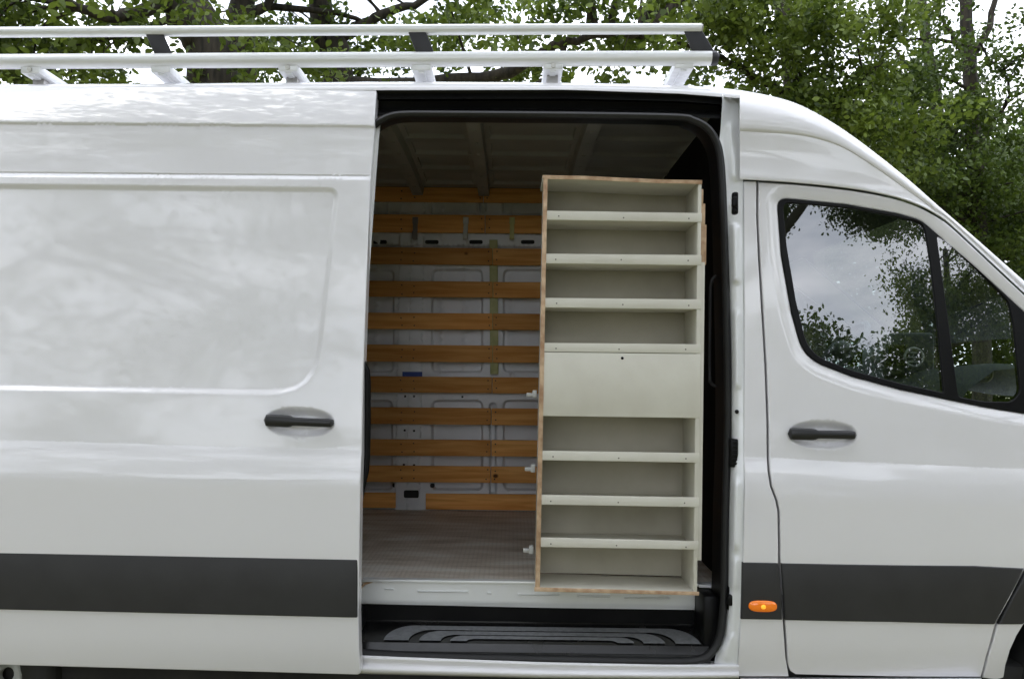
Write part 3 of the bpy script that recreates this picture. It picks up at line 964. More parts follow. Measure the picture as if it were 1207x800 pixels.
# step well: tread, riser, kick panel
zt = .512
xl, xr = U(395, 740, .15)[0], U(838, 740, .06)[0]
bm = bmesh.new()
tx = np.linspace(xl, xr, 30)
prof = [(.062, .452), (.064, .474), (.070, .482), (.076, .482), (.080, .493), (.084, zt - .002), (.092, zt), (.235, zt + .021), (.250, zt + .027), (.256, zt + .036), (.258, .588), (.262, .592)]
grid_faces(bm, [[(x, y_, z_ - x * .0) for x in tx] for y_, z_ in prof])
st = bobj('step', bm, M['gloss'], van, angle=35)
box('riser', xl, xr, .252, .2565, zt + .032, .60, M['matte'], st)
bm = bmesh.new(); add_box(bm, xr - .02, xr + .04, .10, .30, zt - .05, .69, .015); bobj('end_wall', bm, M['black'], st, angle=40)
bm = bmesh.new(); add_box(bm, xl, U(426, 740, .15)[0], .06, .30, zt, .60, .02); bobj('end_wall', bm, M['black'], st, angle=40)
# anti-slip bands: three nested arches on the tread, feet at its front edge
def to_tread(px, py):
    d = U(px, py, 1.0) - CAM; t = (zt - CAM[2]) / d[2]; return CAM + d * t
fy = .092; by = .215
xc0, xc1 = to_tread(452, 755)[0], to_tread(824, 757)[0]
for k, (ia, wd, tw) in enumerate([(.0, .092, .036), (.130, .080, .030), (.245, .062, .026)]):
    ytop = by - [0, .043, .079][k]
    bm = bmesh.new()
    rws = [[], []]
    def arch_pts(inset, yt_):
        p = []
        cl = .085 * (yt_ - fy) / (by - fy) + .02
        for side in (0, 1):
            x_end = xc0 + inset if side == 0 else xc1 - inset
            sgn = 1 if side == 0 else -1
            q = [(x_end + sgn * cl * (1 - math.cos(a)), fy + (yt_ - fy) * math.sin(a)) for a in np.linspace(0, math.pi / 2, 10)]
            p += q if side == 0 else q[::-1]
        return p
    o_ = arch_pts(ia, ytop); i_ = arch_pts(ia + wd, ytop - tw)
    grid_faces(bm, [[(a, b, zt + .0045 + .021 * (b - .092) / .143) for a, b in o_], [(a, b, zt + .0045 + .021 * (b - .092) / .143) for a, b in i_]])
    bobj('grip_band', bm, M['grip'], st)

# kick panel under the floor edge, with pressed slots
zf = .70
kp_px = rounded([(424, 694, 0), (436, 684.5, 3), (640, 687, 0), (819.5, 693, 2), (819.5, 719.5, 0), (640, 717, 0), (424, 712, 0)])
KY = lambda x, z: .235 + 0 * np.asarray(x)
sl_r = []
for (a, b, c_, d_) in [(453, 692.5, 465, 695), (492, 694.5, 553, 698.5), (574, 697, 580, 700), (610, 698.5, 660, 702), (680, 700, 720, 704), (735, 702, 790, 706)]:
    sl_r.append(Recess(to_xz(rounded([(a, b, 1), (c_, b + (c_ - a) * .012, 1), (c_, d_, 1), (a, d_ - (c_ - a) * .012, 1)], 3), KY), -.006, .006, (0, .5, 1)))
KYF = lambda x, z: KY(x, z) + sum(r(np.asarray(x, float), np.asarray(z, float)) for r in sl_r) + .010 * sstep((.625 - np.asarray(z, float)) / .03)
panel('kick_panel', to_xz(kp_px, KY), KYF, M['jamb'], van, feats=[f for r in sl_r for f in r.feats], step=.015, edge=.003, rim=.015)

# cargo floor board and its aluminium edge
box('cargo_floor', -3.70, .84, .245, 1.93, zf - .02, zf, M['floor'], van)
xe0, xe1 = U(428, 682, .24)[0], .83
box('floor_edge', xe0, xe1, .222, .258, zf - .006, zf + .004, M['alu'], van, .0015)
bm = bmesh.new()
a, b = P(424, 694, .228), P(441, 684, .228)
add_tube(bm, [a, P(430, 687.5, .228), b, P(640, 686.3, .228)], .0045, 6)
bobj('floor_board_edge', bm, M['ply'], van)

# --- cargo box lining
# far wall in pressed sheet, large recesses real, slots and bolt holes only dark plates
YWALL = 1.94
W0 = lambda x, z: YWALL + 0 * np.asarray(x, float)
def wrec(a, b, c_, d_, r, depth=.05, w=.018):
    return Recess(to_xz(rounded([(a, b, r), (c_, b, r), (c_, d_, r), (a, d_, r)], 4), W0), depth, w, (0, .33, .66, 1))
WR = []
for (a, c_) in [(300, 463.5), (507.5, 570), (592, 660)]:
    WR.append(wrec(a, 470.5, c_, 579, 9))
    WR.append(wrec(a, 316, c_ + (2 if a < 400 else 0), 440, 9, .035))
    WR.append(wrec(a, 236, c_ - 6, 253, 3, .035, .012))
WR.append(wrec(576, 474, 585.5, 583, 5, .06, .012))
WR.append(wrec(564.5, 236, 574.5, 250, 4, .08, .010))
def rib(x, c, w_): return np.exp(-((np.asarray(x, float) - c) / w_) ** 4)
xp0, xp1 = U(468, 400, YWALL)[0], U(499, 400, YWALL)[0]
xs1 = U(482.5, 400, YWALL)[0]
zr0, zr1 = U(520, 291.5, YWALL)[2], U(520, 274, YWALL)[2]
def WF(x, z):
    x = np.asarray(x, float); z = np.asarray(z, float)
    y = W0(x, z) + sum(r(x, z) for r in WR)
    y = y - .016 * sstep((x - xp0) / .012) * (1 - sstep((x - xp1 + .012) / .012))
    y = y + .006 * np.exp(-((x - xs1) / .003) ** 2)
    y = y - .020 * sstep((z - zr0) / .01) * (1 - sstep((z - zr1 + .01) / .01))
    for c in (U(443, 380, YWALL)[0], U(520, 380, YWALL)[0], U(548, 380, YWALL)[0], U(603, 380, YWALL)[0]):
        y = y - .006 * np.exp(-((x - c) / .012) ** 2) * (z > 1.5)
    return y
wfeat = [f for r in WR for f in r.feats]
zz_ = np.arange(.70, 2.62, .03)
for c in [xp0, xp0 + .006, xp0 + .012, xp1 - .012, xp1 - .006, xp1, xs1 - .006, xs1 - .003, xs1, xs1 + .003, xs1 + .006]:
    wfeat.append(np.stack([np.full(len(zz_), c), zz_], 1))
xx_ = np.arange(-1.3, .8, .03)
for c in [zr0, zr0 + .005, zr0 + .01, zr1 - .01, zr1 - .005, zr1]:
    wfeat.append(np.stack([xx_, np.full(len(xx_), c)], 1))
wall = panel('cargo_wall', np.array([(-1.6, .66), (.84, .66), (.84, 2.62), (-1.6, 2.62)]), WF, M['metal'], van, feats=wfeat, step=.022, edge=.002, rim=0, ostep=.03)
box('cargo_wall', -3.72, -1.6, 1.94, 1.96, .66, 2.62, M['metal'], van)
box('wall_backing', -3.72, .84, 2.04, 2.06, .5, 2.62, M['gap'], van)
def hole_shade(name, x0, y0, x1, y1, r, Y):  # dark plate that paints the shade inside an opening
    q = rounded([(x0, y0, r), (x1, y0, r), (x1, y1, r), (x0, y1, r)], 5)
    v = [P(a, b, Y) for a, b in q]; n = len(v)
    v += [p + Vector((0, .012, 0)) for p in v]
    return obj(name, v, [tuple(range(n)[::-1])] + [(i, (i + 1) % n, n + (i + 1) % n, n + i) for i in range(n)], M['gap'], wall)
for a in (448, 509, 561, 622): hole_shade('slot_shade', a - 8, 283, a + 8, 287.6, 2.6, YWALL - .0215)
hole_shade('slot_shade', 476, 577.5, 493.5, 586.5, 2.2, YWALL - .0175)
for a, b in ((465, 571.5), (509.5, 572)): hole_shade('bolt_hole_shade', a - 2.6, b - 2.6, a + 2.6, b + 2.6, 2.6, YWALL - .0015)
for a, b in ((477.5, 467), (488, 467), (477, 507), (488, 507.5), (476, 547.5), (488, 548)): hole_shade('bolt_hole_shade', a - 1.3, b - 1.3, a + 1.3, b + 1.3, 1.3, YWALL - .0175)
hole_shade('bolt_hole_shade', 543.7, 466.2, 546.3, 468.8, 1.3, YWALL - .0015)
# yellowed strap nailed upright across the boards' joint
px_bar('wall_strap', [(576.8, 282.5), (586.5, 282.5), (587.5, 441), (577.8, 441)], 1.912, .012, M['strap'], van)
# blue sticker
px_bar('sticker', [(474.3, 438), (497.6, 438), (497.6, 443.6), (474.3, 443.6)], 1.918, .004, M['blue'], van, 0)
# top rail along the wall, coloured black for the shadow band there
p0, p1 = P(300, 207.5, 1.86), P(860, 218.5, 1.86)
bm = bmesh.new(); add_box(bm, -3.7, .84, 1.84, 1.95, P(530, 219, 1.84).z, 2.62, .012); bobj('top_rail_shadow', bm, M['matte'], van, angle=40)

# pine boards: two to a row, butted at the strap
ROWS = [(219.6, 238.3, 569.6), (253.2, 274.3, 571.8), (292.2, 312.0, 580.6), (331.6, 350.3, 581), (369, 388.2, 580.5), (406.8, 426.8, 580.7), (444, 463, 580), (480.6, 500.4, 579), (518.2, 537.4, 578.8), (549.2, 568.5, 578.5)]
rr = random.Random(3)
for k, (a, b, j) in enumerate(ROWS):
    d1, d2 = rr.uniform(-.4, .4), rr.uniform(-.4, .4)
    sl_ = lambda x: (x - 540) * .008
    px_bar('plank', [(262, a + sl_(262) + d1), (j - .35, a + sl_(j)), (j - .35, b + sl_(j)), (262, b + sl_(262) + d1)], 1.892, .018, M['pine'], van, .0025)
    px_bar('plank', [(j + .35, a + sl_(j) + d2 * .6), (672, a + sl_(672)), (672, b + sl_(672)), (j + .35, b + sl_(j) + d2 * .6)], 1.892 + rr.uniform(-.002, .004), .018, M['pine'], van, .0025)
px_bar('plank', [(300, 579.6), (466.2, 580.6), (466.2, 598.5), (300, 597.5)], 1.892, .018, M['pine'], van, .0025)
px_bar('plank', [(501.8, 581.6), (672, 583), (672, 602), (501.8, 600)], 1.892, .018, M['pine'], van, .0025)

bm = bmesh.new()
for k, (a, b, j) in enumerate(ROWS):
    for xx in (473, 488, j - 4.5, j + 4.5):
        for yy in (a + (b - a) * .25, b - (b - a) * .25):
            c = P(xx + rr.uniform(-1, 1), yy + rr.uniform(-1, 1), 1.889)
            g_ = bmesh.ops.create_cone(bm, cap_ends=True, segments=8, radius1=.0042, radius2=.0036, depth=.008)
            bmesh.ops.rotate(bm, cent=(0, 0, 0), matrix=Matrix.Rotation(math.pi / 2, 3, 'X'), verts=g_['verts']); bmesh.ops.translate(bm, vec=c, verts=g_['verts'])
tag(bobj('plank_screws', bm, M['gap'], van), kind='stuff')

# hooks screwed to the second board
def hook(px, mt):
    bm = bmesh.new(); s = 5.0 / 1010
    c = P(px, 270, 1.885)
    add_box(bm, c.x - .016, c.x + .016, 1.868, 1.891, c.z + .030, c.z + .068, .003)
    add_box(bm, c.x - .013, c.x + .013, 1.872, 1.8915, c.z - .062, c.z + .034, .002)
    add_box(bm, c.x - .013, c.x + .013, 1.835, 1.874, c.z - .064, c.z - .054, .002)
    add_box(bm, c.x - .013, c.x + .013, 1.834, 1.840, c.z - .062, c.z - .02, .002)
    return bobj('hook', bm, mt, van, angle=40)
M['hook1'] = mat('grey_hook', (.22, .19, .16), .5, .3); M['hook2'] = mat('bare_hook', (.62, .60, .52), .5); M['hook3'] = mat('yellow_hook', (.60, .56, .22), .5)
hook(489.5, M['hook1']); hook(549, M['hook2']); hook(603.5, M['hook3'])

# ceiling: sheet with shallow corrugations, and cross ribs
bm = bmesh.new()
cy_ = np.linspace(.31, 1.97, 90)
cz_ = 2.590 + .030 * np.sin((cy_ - .12) / 1.83 * math.pi) - .016 * (np.sin(cy_ * 2 * math.pi / .29) > .55)
cx_ = np.linspace(-3.72, .86, 8)
grid_faces(bm, [[(x, y_, z_) for x in cx_] for y_, z_ in zip(cy_, cz_)])
ce = bobj('ceiling', bm, M['ceil'], van, angle=30)
def ceiling_rib(x):
    bm = bmesh.new()
    yy = np.linspace(.32, 1.86, 14); zz = 2.588 + .030 * np.sin((yy - .12) / 1.83 * math.pi)
    prof = [(-.062, 0.0), (-.060, -.010), (-.036, -.012), (-.030, -.062), (.030, -.062), (.036, -.012), (.060, -.010), (.062, 0.0)]
    grid_faces(bm, [[(x + a, y_, z_ + b) for a, b in prof] for y_, z_ in zip(yy, zz)])
    for k in range(7):
        y_ = .34 + k * .22; z_ = 2.588 + .03 * math.sin((y_ - .12) / 1.83 * math.pi)
        add_box(bm, x - .008, x + .008, y_, y_ + .03, z_ - .0655, z_ - .060)
    return bobj('ceiling_rib', bm, M['ceil'], ce, angle=30)
for x in (-1.55, -1.05, -.56, -.175, .335): ceiling_rib(x)

# bulkhead behind the cab, with a grab handle
bm = bmesh.new()
by_ = np.linspace(.22, 1.99, 30); bz_ = np.linspace(.45, 2.60, 20)
grid_faces(bm, [[(.835 + .018 * math.sin(y_ * 9) * (1 if .9 < z_ < 2.2 else .2), y_, z_) for y_ in by_] for z_ in bz_][:-2] + [[(.835, max(y_, .31), z_) for y_ in by_] for z_ in bz_[-2:]])
bh = bobj('bulkhead', bm, M['matte'], van, smooth=True)
hp = fair([(855, 324), (846, 325), (840.5, 328), (838, 336), (837.2, 350), (836.5, 440), (837.2, 449), (841, 454), (848, 455.5), (856, 456)])
tube('grab_handle', [P(a, b, .22) for a, b in hp], .0062, M['trim'], bh, 8)
M['pillar_trim'] = M['black']
# white bracket on the floor edge beside the shelf
px_bar('floor_bracket', [(824, 689), (846, 690.3), (846, 693), (824, 692)], .20, .03, M['jamb'], van, .001)

# underbody: dark structure below floor
box('underbody', -3.6, 2.7, .10, 1.90, .30, .45, M['gap'], van, .02)
box('underbody', -3.6, .9, .30, 1.90, .45, .675, M['gap'], van)

# --- wheels
def wheel(cx, cz, y):
    bm = bmesh.new()
    prof = [(.215, .02), (.235, -.005), (.29, -.012), (.33, .0), (.345, .03), (.347, .11), (.345, .19), (.33, .22), (.235, .21)]
    n = 40
    grid_faces(bm, [[(cx + r * math.cos(2 * math.pi * k / n), y + d, cz + r * math.sin(2 * math.pi * k / n)) for k in range(n + 1)] for r, d in prof])
    bmesh.ops.remove_doubles(bm, verts=bm.verts, dist=1e-5)
    wh = bobj('wheel', bm, M['tyre'], van, smooth=True)
    # steel rim with a ring of oval vents
    t = np.linspace(0, 2 * math.pi, 60, endpoint=False)
    outl = np.stack([cx + .222 * np.cos(t), cz + .222 * np.sin(t)], 1)
    holes = []
    for k in range(8):
        a = 2 * math.pi * k / 8 + .2
        th = np.linspace(0, 2 * math.pi, 14, endpoint=False)
        u, v = .017 * np.cos(th), .026 * np.sin(th)
        holes.append(np.stack([cx + (.160 + u) * math.cos(a) - v * math.sin(a), cz + (.160 + u) * math.sin(a) + v * math.cos(a)], 1))
    def RF(x, z):
        r = np.hypot(np.asarray(x, float) - cx, np.asarray(z, float) - cz)
        return y + .045 - .05 * np.exp(-((r - .13) / .035) ** 2) - .03 * np.exp(-((r - .218) / .012) ** 2)
    panel('rim', outl, RF, M['rim'], wh, holes=holes, step=.012, edge=.003, rim=.02, ostep=.01)
    bm = bmesh.new(); bmesh.ops.create_cone(bm, cap_ends=True, segments=32, radius1=.205, radius2=.205, depth=.02)
    bmesh.ops.rotate(bm, cent=(0, 0, 0), matrix=Matrix.Rotation(math.pi / 2, 3, 'X'), verts=bm.verts); bmesh.ops.translate(bm, vec=(cx, y + .14, cz), verts=bm.verts)
    bobj('brake_drum', bm, M['gap'], wh)
wheel(U(-46, 812, .06)[0], .347, .05)
wheel(U(1322, 815, .06)[0], .347, .07)

# --- cab interior
xd = 1.75
bm = bmesh.new()
dprof = [(1.62, 1.02), (1.60, 1.20), (1.66, 1.34), (1.74, 1.46), (1.84, 1.535), (1.98, 1.55), (2.25, 1.50), (2.45, 1.44)]
dy_ = np.linspace(.17, 1.88, 20)
rws = []
for (x, z) in dprof:
    rws.append([(x + .05 * math.sin((y_ - .17) / 1.71 * math.pi * 2) * .5, y_, z + .018 * math.sin((y_ - .17) * 5) * (1 if z > 1.3 else 0)) for y_ in dy_])
grid_faces(bm, rws)
da = bobj('dashboard', bm, M['dash'], van, smooth=True)
bm = bmesh.new(); add_box(bm, 1.93, 2.12, 1.18, 1.66, 1.42, 1.68, .05, 3); bobj('instrument_hood', bm, M['dash'], da, angle=40)
c = P(1062, 420, .95)
bm = bmesh.new(); add_box(bm, c.x - .03, c.x + .12, .86, 1.10, c.z - .10, c.z + .11, .02, 3); bobj('centre_console', bm, M['dash'], da, angle=40)
c2 = P(1056, 418, .85)
bm = bmesh.new(); add_box(bm, c2.x - .045, c2.x + .055, .848, .858, c2.z - .05, c2.z + .05, .004); sc_ = bobj('screen', bm, M['screen'], da, angle=40)
def vent(px, py, Y, r):
    bm = bmesh.new(); c = P(px, py, Y); n = 20
    add_tube(bm, [(c.x + r * math.cos(2 * math.pi * k / n), c.y, c.z + r * math.sin(2 * math.pi * k / n)) for k in range(n + 1)], r * .16, 6, caps=False)
    for k in (-.5, 0, .5):
        add_box(bm, c.x - r * .8, c.x + r * .8, c.y, c.y + .01, c.z + k * r - .003, c.z + k * r + .003)
    bobj('vent', bm, M['steel'], da, smooth=True)
vent(1077, 421, .84, .042); vent(1160, 440, .45, .034); vent(1038, 420, 1.10, .04)
# steering wheel on the far side
bm = bmesh.new(); c = P(992, 413, 1.42); n = 28
ax = Vector((.78, 0, -.62)).normalized(); e1 = Vector((0, 1, 0)); e2 = ax.cross(e1)
add_tube(bm, [c + (e1 * math.cos(2 * math.pi * k / n) + e2 * math.sin(2 * math.pi * k / n)) * .185 for k in range(n + 1)], .016, 8, caps=False)
for a in (math.pi * .02, math.pi * .98, -math.pi / 2, ):
    add_tube(bm, [c, c + (e1 * math.cos(a) + e2 * math.sin(a)) * .18], .014, 6)
r_ = bmesh.ops.create_uvsphere(bm, u_segments=14, v_segments=8, radius=.055); bmesh.ops.translate(bm, vec=c, verts=r_['verts'])
M['wheelgrey'] = mat('steering_wheel_grey', (.20, .21, .215), .4)
bobj('steering_wheel', bm, M['wheelgrey'], van, smooth=True)
# seats
for y0 in (.35, .80, 1.30):
    bm = bmesh.new()
    add_box(bm, .98, 1.50, y0, y0 + .42, .98, 1.13, .05, 3)
    add_hex(bm, [(.90, y0, 1.08), (1.08, y0, 1.10), (1.08, y0 + .42, 1.10), (.90, y0 + .42, 1.08), (.86, y0 + .04, 1.62), (.96, y0 + .04, 1.62), (.96, y0 + .38, 1.62), (.86, y0 + .38, 1.62)], .04, 3)
    add_box(bm, .86, .95, y0 + .09, y0 + .33, 1.64, 1.78, .035, 3)
    bobj('seat', bm, M['matte'], van, angle=50)
box('cab_floor', .86, 2.4, .12, 1.93, .72, .80, M['matte'], van)

# ------------------------------------------------------------------ roof rack
rack = thing('roof_rack', 'silver aluminium roof rack with two long rails on the van roof', 'roof rack')
RY = .28
def rail(pts, r, name, ring=16):
    bm = bmesh.new()
    add_tube(bm, [P(a, b, RY) for a, b in pts], r, ring)
    return bobj(name, bm, M['alu'], rack, angle=40)
lowr = rail([(-500, 76.5), (0, 72.8), (400, 70.6), (660, 69.2), (839, 68.9)], .0285, 'rail')
uppr = rail([(-500, 41.5), (0, 38.2), (400, 35.6), (660, 34.3), (826, 34.0)], .0200, 'rail')
# extruded keyway along the outside of each rail
for (pts, dz) in (([(-500, 84.0), (0, 80.6), (400, 78.4), (839, 76.6)], 0), ([(-500, 46.6), (0, 43.4), (400, 40.9), (826, 39.2)], 0)):
    bm = bmesh.new()
    add_tube(bm, [P(a, b - .3, RY + .004) for a, b in pts], .0055, 6)
    bobj('rail_lip', bm, M['alu'], rack)
tube('end_cap', [P(838, 68.9, RY), P(843, 69.2, RY), P(846.5, 69.6, RY)], [.0295, .0285, .021], M['capgrey'], rack, 16)
tube('end_cap', [P(825.5, 34, RY), P(828, 34, RY)], [.0195, .017], M['alu2'], rack, 16)
def bracket(tx_, ty, bx, by_, wt, wb):
    bm = bmesh.new()
    c = [P(bx, by_, RY - .012), P(bx + wb, by_, RY - .012), P(bx + wb, by_, RY + .012), P(bx, by_, RY + .012),
         P(tx_, ty, RY - .012), P(tx_ + wt, ty, RY - .012), P(tx_ + wt, ty, RY + .012), P(tx_, ty, RY + .012)]
    add_hex(bm, c, .003)
    return bobj('bracket', bm, M['capgrey'], rack, angle=40)
bracket(172, 41, 184, 68, 21, 21); bracket(480.5, 36.5, 491, 64, 21, 21.5); bracket(806, 37, 817, 64, 22, 27)
bracket(-150, 43, -139, 70, 21, 21)
for x in (-290, -120, 37, 190, 340, 497, 652, 806):
    a = P(x, 84.5 - .0075 * (x if x > 0 else 0) , RY)
    bm = bmesh.new()
    add_box(bm, a.x - .039, a.x + .039, RY - .01, 1.78, a.z - .012, a.z + .022, .006)
    add_box(bm, a.x - .012, a.x + .012, RY + .0, 1.78, a.z - .019, a.z - .010, .002)
    bobj('crossbar', bm, M['alu'], rack, angle=40)
    if x not in (-290, 37, 340, 652): continue
    bm = bmesh.new()
    sx_ = .012 if x < 600 else -.002
    zr_ = a.z - .012
    add_box(bm, a.x - .024, a.x + .024, RY + .05, RY + .10, zr_ - .085, zr_, .006)
    bobj('foot', bm, M['alu2'], rack, angle=40)
    bm = bmesh.new()
    bmesh.ops.create_cone(bm, cap_ends=True, segments=6, radius1=.010, radius2=.010, depth=.010)
    bmesh.ops.rotate(bm, cent=(0, 0, 0), matrix=Matrix.Rotation(math.pi / 2, 3, 'X'), verts=bm.verts)
    bmesh.ops.translate(bm, vec=(a.x, RY - .013, a.z + .003), verts=bm.verts)
    bobj('bolt', bm, M['steel'], rack)
far = []
for (pts, r) in (([(-4.0, 2.735), (.78, 2.735)], .0285), ([(-4.0, 2.85), (.75, 2.85)], .02)):
    bm = bmesh.new(); add_tube(bm, [(pts[0][0], 1.76, pts[0][1]), (pts[1][0], 1.76, pts[1][1])], r, 12); bobj('rail', bm, M['alu'], rack, angle=40)

# ------------------------------------------------------------------ shelf unit
shelf = thing('shelf_unit', 'tall cream painted wooden shelf unit with eight open compartments inside the van doorway', 'shelf unit')
SY, SD = .05, .225                      # front plane and depth
def xl_(y): return np.interp(y, [200, 207, 697, 705], [641.2, 641, 630.8, 630.6])
def xr_(y): return np.interp(y, [207, 697], [827.3, 822.0])
def side_face(y0, y1, xa0, xa1, wA, wB, Y, D, name, mt, bev=.0015):
    return px_bar(name, [(xa0, y0), (xa0 + wA, y0), (xa1 + wB, y1), (xa1, y1)], Y, D, mt, shelf, bev)
# sides: painted faces, raw plywood front edges
SIDE = .017
side_face(211, 692.5, 642.0, 632.0, 3.6, 4.2, SY + .004, SD, 'side_panel', M['shelfpaint'])
side_face(209, 692, 640.6, 630.8, 5.0, 5.6, SY - .001, .0055, 'edge_band', M['ply'])
side_face(216, 697.5, 822.9, 817.3, 4.2, 4.4, SY + .004, SD, 'side_panel', M['shelfpaint'])
# stepped filler strip along the right side
for (ya, yb, w0) in ((223, 243, 2.2), (240, 268, 4.6), (265, 312, 6.4), (309, 660, 5.0)):
    x_a = 827.0 - (ya - 216) * .0117; x_b = 827.0 - (yb - 216) * .0117
    px_bar('filler_strip', [(x_a, ya), (x_a + w0, ya), (x_b + w0, yb), (x_b, yb)], SY + .010 + .0007 * w0, .05, M['shelfpaint'] if ya > 300 else M['ply'], shelf, .001)
# top board, bowed, with raw front edge
bm = bmesh.new()
tp = [(639.5, 206.4), (690, 207.4), (735, 209.6), (780, 211.6), (827.6, 212.4)]
def edge_bar(bm, top, th, Y, D):
    rr_ = [[], [], [], []]
    for a, b in top:
        q = P(a, b, Y); r = P(a, b + th, Y)
        rr_[0].append(q); rr_[1].append(q + Vector((0, D, 0))); rr_[2].append(r + Vector((0, D, 0))); rr_[3].append(r)
    grid_faces(bm, rr_ + [rr_[0]])
    bmesh.ops.remove_doubles(bm, verts=bm.verts, dist=1e-5)
    bmesh.ops.holes_fill(bm, edges=bm.edges)
edge_bar(bm, tp, 4.4, SY - .002, .005); bobj('edge_band', bm, M['ply'], shelf)
bm = bmesh.new(); edge_bar(bm, [(a, b) for a, b in tp], 4.2, SY + .0032, SD); bobj('top_board', bm, M['shelfpaint'], shelf)
# back panel
bq = [P(643, 210, SY), P(826, 214, SY), P(821.5, 696, SY), P(632, 691, SY)]
bm = bmesh.new(); add_hex(bm, [bq[3] + Vector((0, SD, 0)), bq[2] + Vector((0, SD, 0)), bq[2] + Vector((0, SD + .006, 0)), bq[3] + Vector((0, SD + .006, 0)),
                               bq[0] + Vector((0, SD, 0)), bq[1] + Vector((0, SD, 0)), bq[1] + Vector((0, SD + .006, 0)), bq[0] + Vector((0, SD + .006, 0))])
bobj('back_panel', bm, M['backply'], shelf)
LIPS = [(248.3, 251.2, 259.0, 261.8), (299.0, 300.6, 310.3, 312.6), (351.0, 352.8, 362.2, 364.4), (404.0, 405.6, 414.3, 416.4), (531.0, 534.0, 542.0, 545.0), (582.9, 586.2, 594.3, 597.4), (633.2, 637.8, 644.2, 647.4)]
scr = []
for (tl, tr, bl, br) in LIPS:
    xa0, xa1 = xl_(tl) + 4.2, xl_(bl) + 4.2
    xb0, xb1 = xr_(tr) + .6, xr_(br) + .6
    px_bar('shelf_lip', [(xa0, tl), (xb0, tr), (xb1, br), (xa1, bl)], SY + .001, .012, M['shelfpaint'], shelf, .0012)
    # board behind the lip, flush with its lower edge
    px_bar('shelf', [(xa1, bl - 4.0), (xb1 - 4, br - 4.0), (xb1 - 4, br - .1), (xa1, bl - .1)], SY + .013, SD - .013, M['shelfpaint'], shelf, .001)
    for f in (.07, .5, .93):
        scr.append((xa0 + (xb0 - 3.5 - xa0) * f + rr.uniform(-2, 2), (tl + bl) / 2 + (tr - tl) * f + 1.2 + rr.uniform(-.6, .6)))
# cover panel and the boards behind its edges
px_bar('cover_panel', [(xl_(415) + 4.4, 414.9), (xr_(417) + .4, 417.0), (xr_(492) + .4, 492.6), (xl_(490) + 4.4, 489.9)], SY + .0018, .012, M['shelfpaint'], shelf, .001)
px_bar('shelf', [(xl_(488) + 4.4, 486), (xr_(490) - 3.4, 488.4), (xr_(491) - 3.4, 492.2), (xl_(489) + 4.4, 489.6)], SY + .018, SD - .018, M['shelfpaint'], shelf, .001)
# bottom board with raw edge
px_bar('shelf', [(632.5, 692.2), (822, 697.3), (822, 700.6), (632.5, 696.0)], SY + .003, SD + .0, M['shelfpaint'], shelf, .001)
px_bar('edge_band', [(629.8, 691.8), (824, 697.2), (824, 701.4), (629.8, 696.6)], SY - .002, .0048, M['ply'], shelf, .001)
# screw heads, one to each end and middle of every lip
M['screw'] = mat('screw_head', (.17, .16, .14), .5, .5)
for (a, b) in scr:
    c = P(a, b, SY + .001)
    bm = bmesh.new(); bmesh.ops.create_cone(bm, cap_ends=True, segments=10, radius1=.0032, radius2=.0026, depth=.0016)
    bmesh.ops.rotate(bm, cent=(0, 0, 0), matrix=Matrix.Rotation(math.pi / 2, 3, 'X'), verts=bm.verts); bmesh.ops.translate(bm, vec=c, verts=bm.verts)
    bobj('screw', bm, M['screw'], shelf, smooth=False)
# finger hole in the cover panel, its inner shade a black disc
c = P(733.5, 422, SY + .0018)
bm = bmesh.new(); bmesh.ops.create_cone(bm, cap_ends=True, segments=14, radius1=.0055, radius2=.0055, depth=.002)
bmesh.ops.rotate(bm, cent=(0, 0, 0), matrix=Matrix.Rotation(math.pi / 2, 3, 'X'), verts=bm.verts); bmesh.ops.translate(bm, vec=c, verts=bm.verts)
bobj('knob_hole_shade', bm, M['matte'], shelf)
# white plastic catches on the left side
for (a, b) in ((628.5, 465), (626.5, 552.5), (624.5, 648.5)):
    bm = bmesh.new(); c = P(a + 3, b, SY + .03)
    add_box(bm, c.x - .034, c.x, c.y, c.y + .02, c.z - .008, c.z + .006, .002)
    add_box(bm, c.x - .012, c.x + .004, c.y - .004, c.y + .03, c.z - .012, c.z + .016, .002)
    add_tube(bm, [(c.x - .020, c.y - .004, c.z), (c.x - .020, c.y + .024, c.z)], .004, 8)
    bobj('catch', bm, M['white_plastic'], shelf, angle=40)


# ------------------------------------------------------------------ trees
def leaves_mesh(name, C, size, mt, parent, spread=.20, per=22, seed=1, flat=.7):
    """Leaf sprays round the points C: every leaf a pointed, folded blade of its own."""
    r = np.random.default_rng(seed)
    n = len(C) * per
    c = np.repeat(C, per, 0) + r.normal(0, spread, (n, 3)) * np.array([1, 1, flat])
    nrm = r.normal(0, 1, (n, 3)) + np.array([0, 0, .8]); nrm /= np.linalg.norm(nrm, axis=1, keepdims=True)
    t = np.cross(nrm, r.normal(0, 1, (n, 3))); t /= np.linalg.norm(t, axis=1, keepdims=True)
    b = np.cross(nrm, t)
    s = size * r.uniform(.6, 1.25, (n, 1))
    shp = [(-.5, 0, 0), (-.18, .26, .05), (.22, .30, .06), (.55, 0, -.04), (.22, -.30, .06), (-.18, -.26, .05)]
    v = np.stack([c + t * (a * s) + b * (e * s) + nrm * (h * s) for a, e, h in shp], 1).reshape(-1, 3)
    me = bpy.data.meshes.new(name)
    me.vertices.add(len(v)); me.vertices.foreach_set('co', v.ravel().astype(np.float32))
    me.loops.add(n * 6); me.loops.foreach_set('vertex_index', np.arange(n * 6, dtype=np.int32))
    me.polygons.add(n); me.polygons.foreach_set('loop_start', np.arange(0, n * 6, 6, dtype=np.int32))
    me.polygons.foreach_set('loop_total', np.full(n, 6, np.int32))
    me.update(calc_edges=True); me.materials.append(mt)
    o = bpy.data.objects.new(name, me); COL.objects.link(o); o.parent = parent
    return o


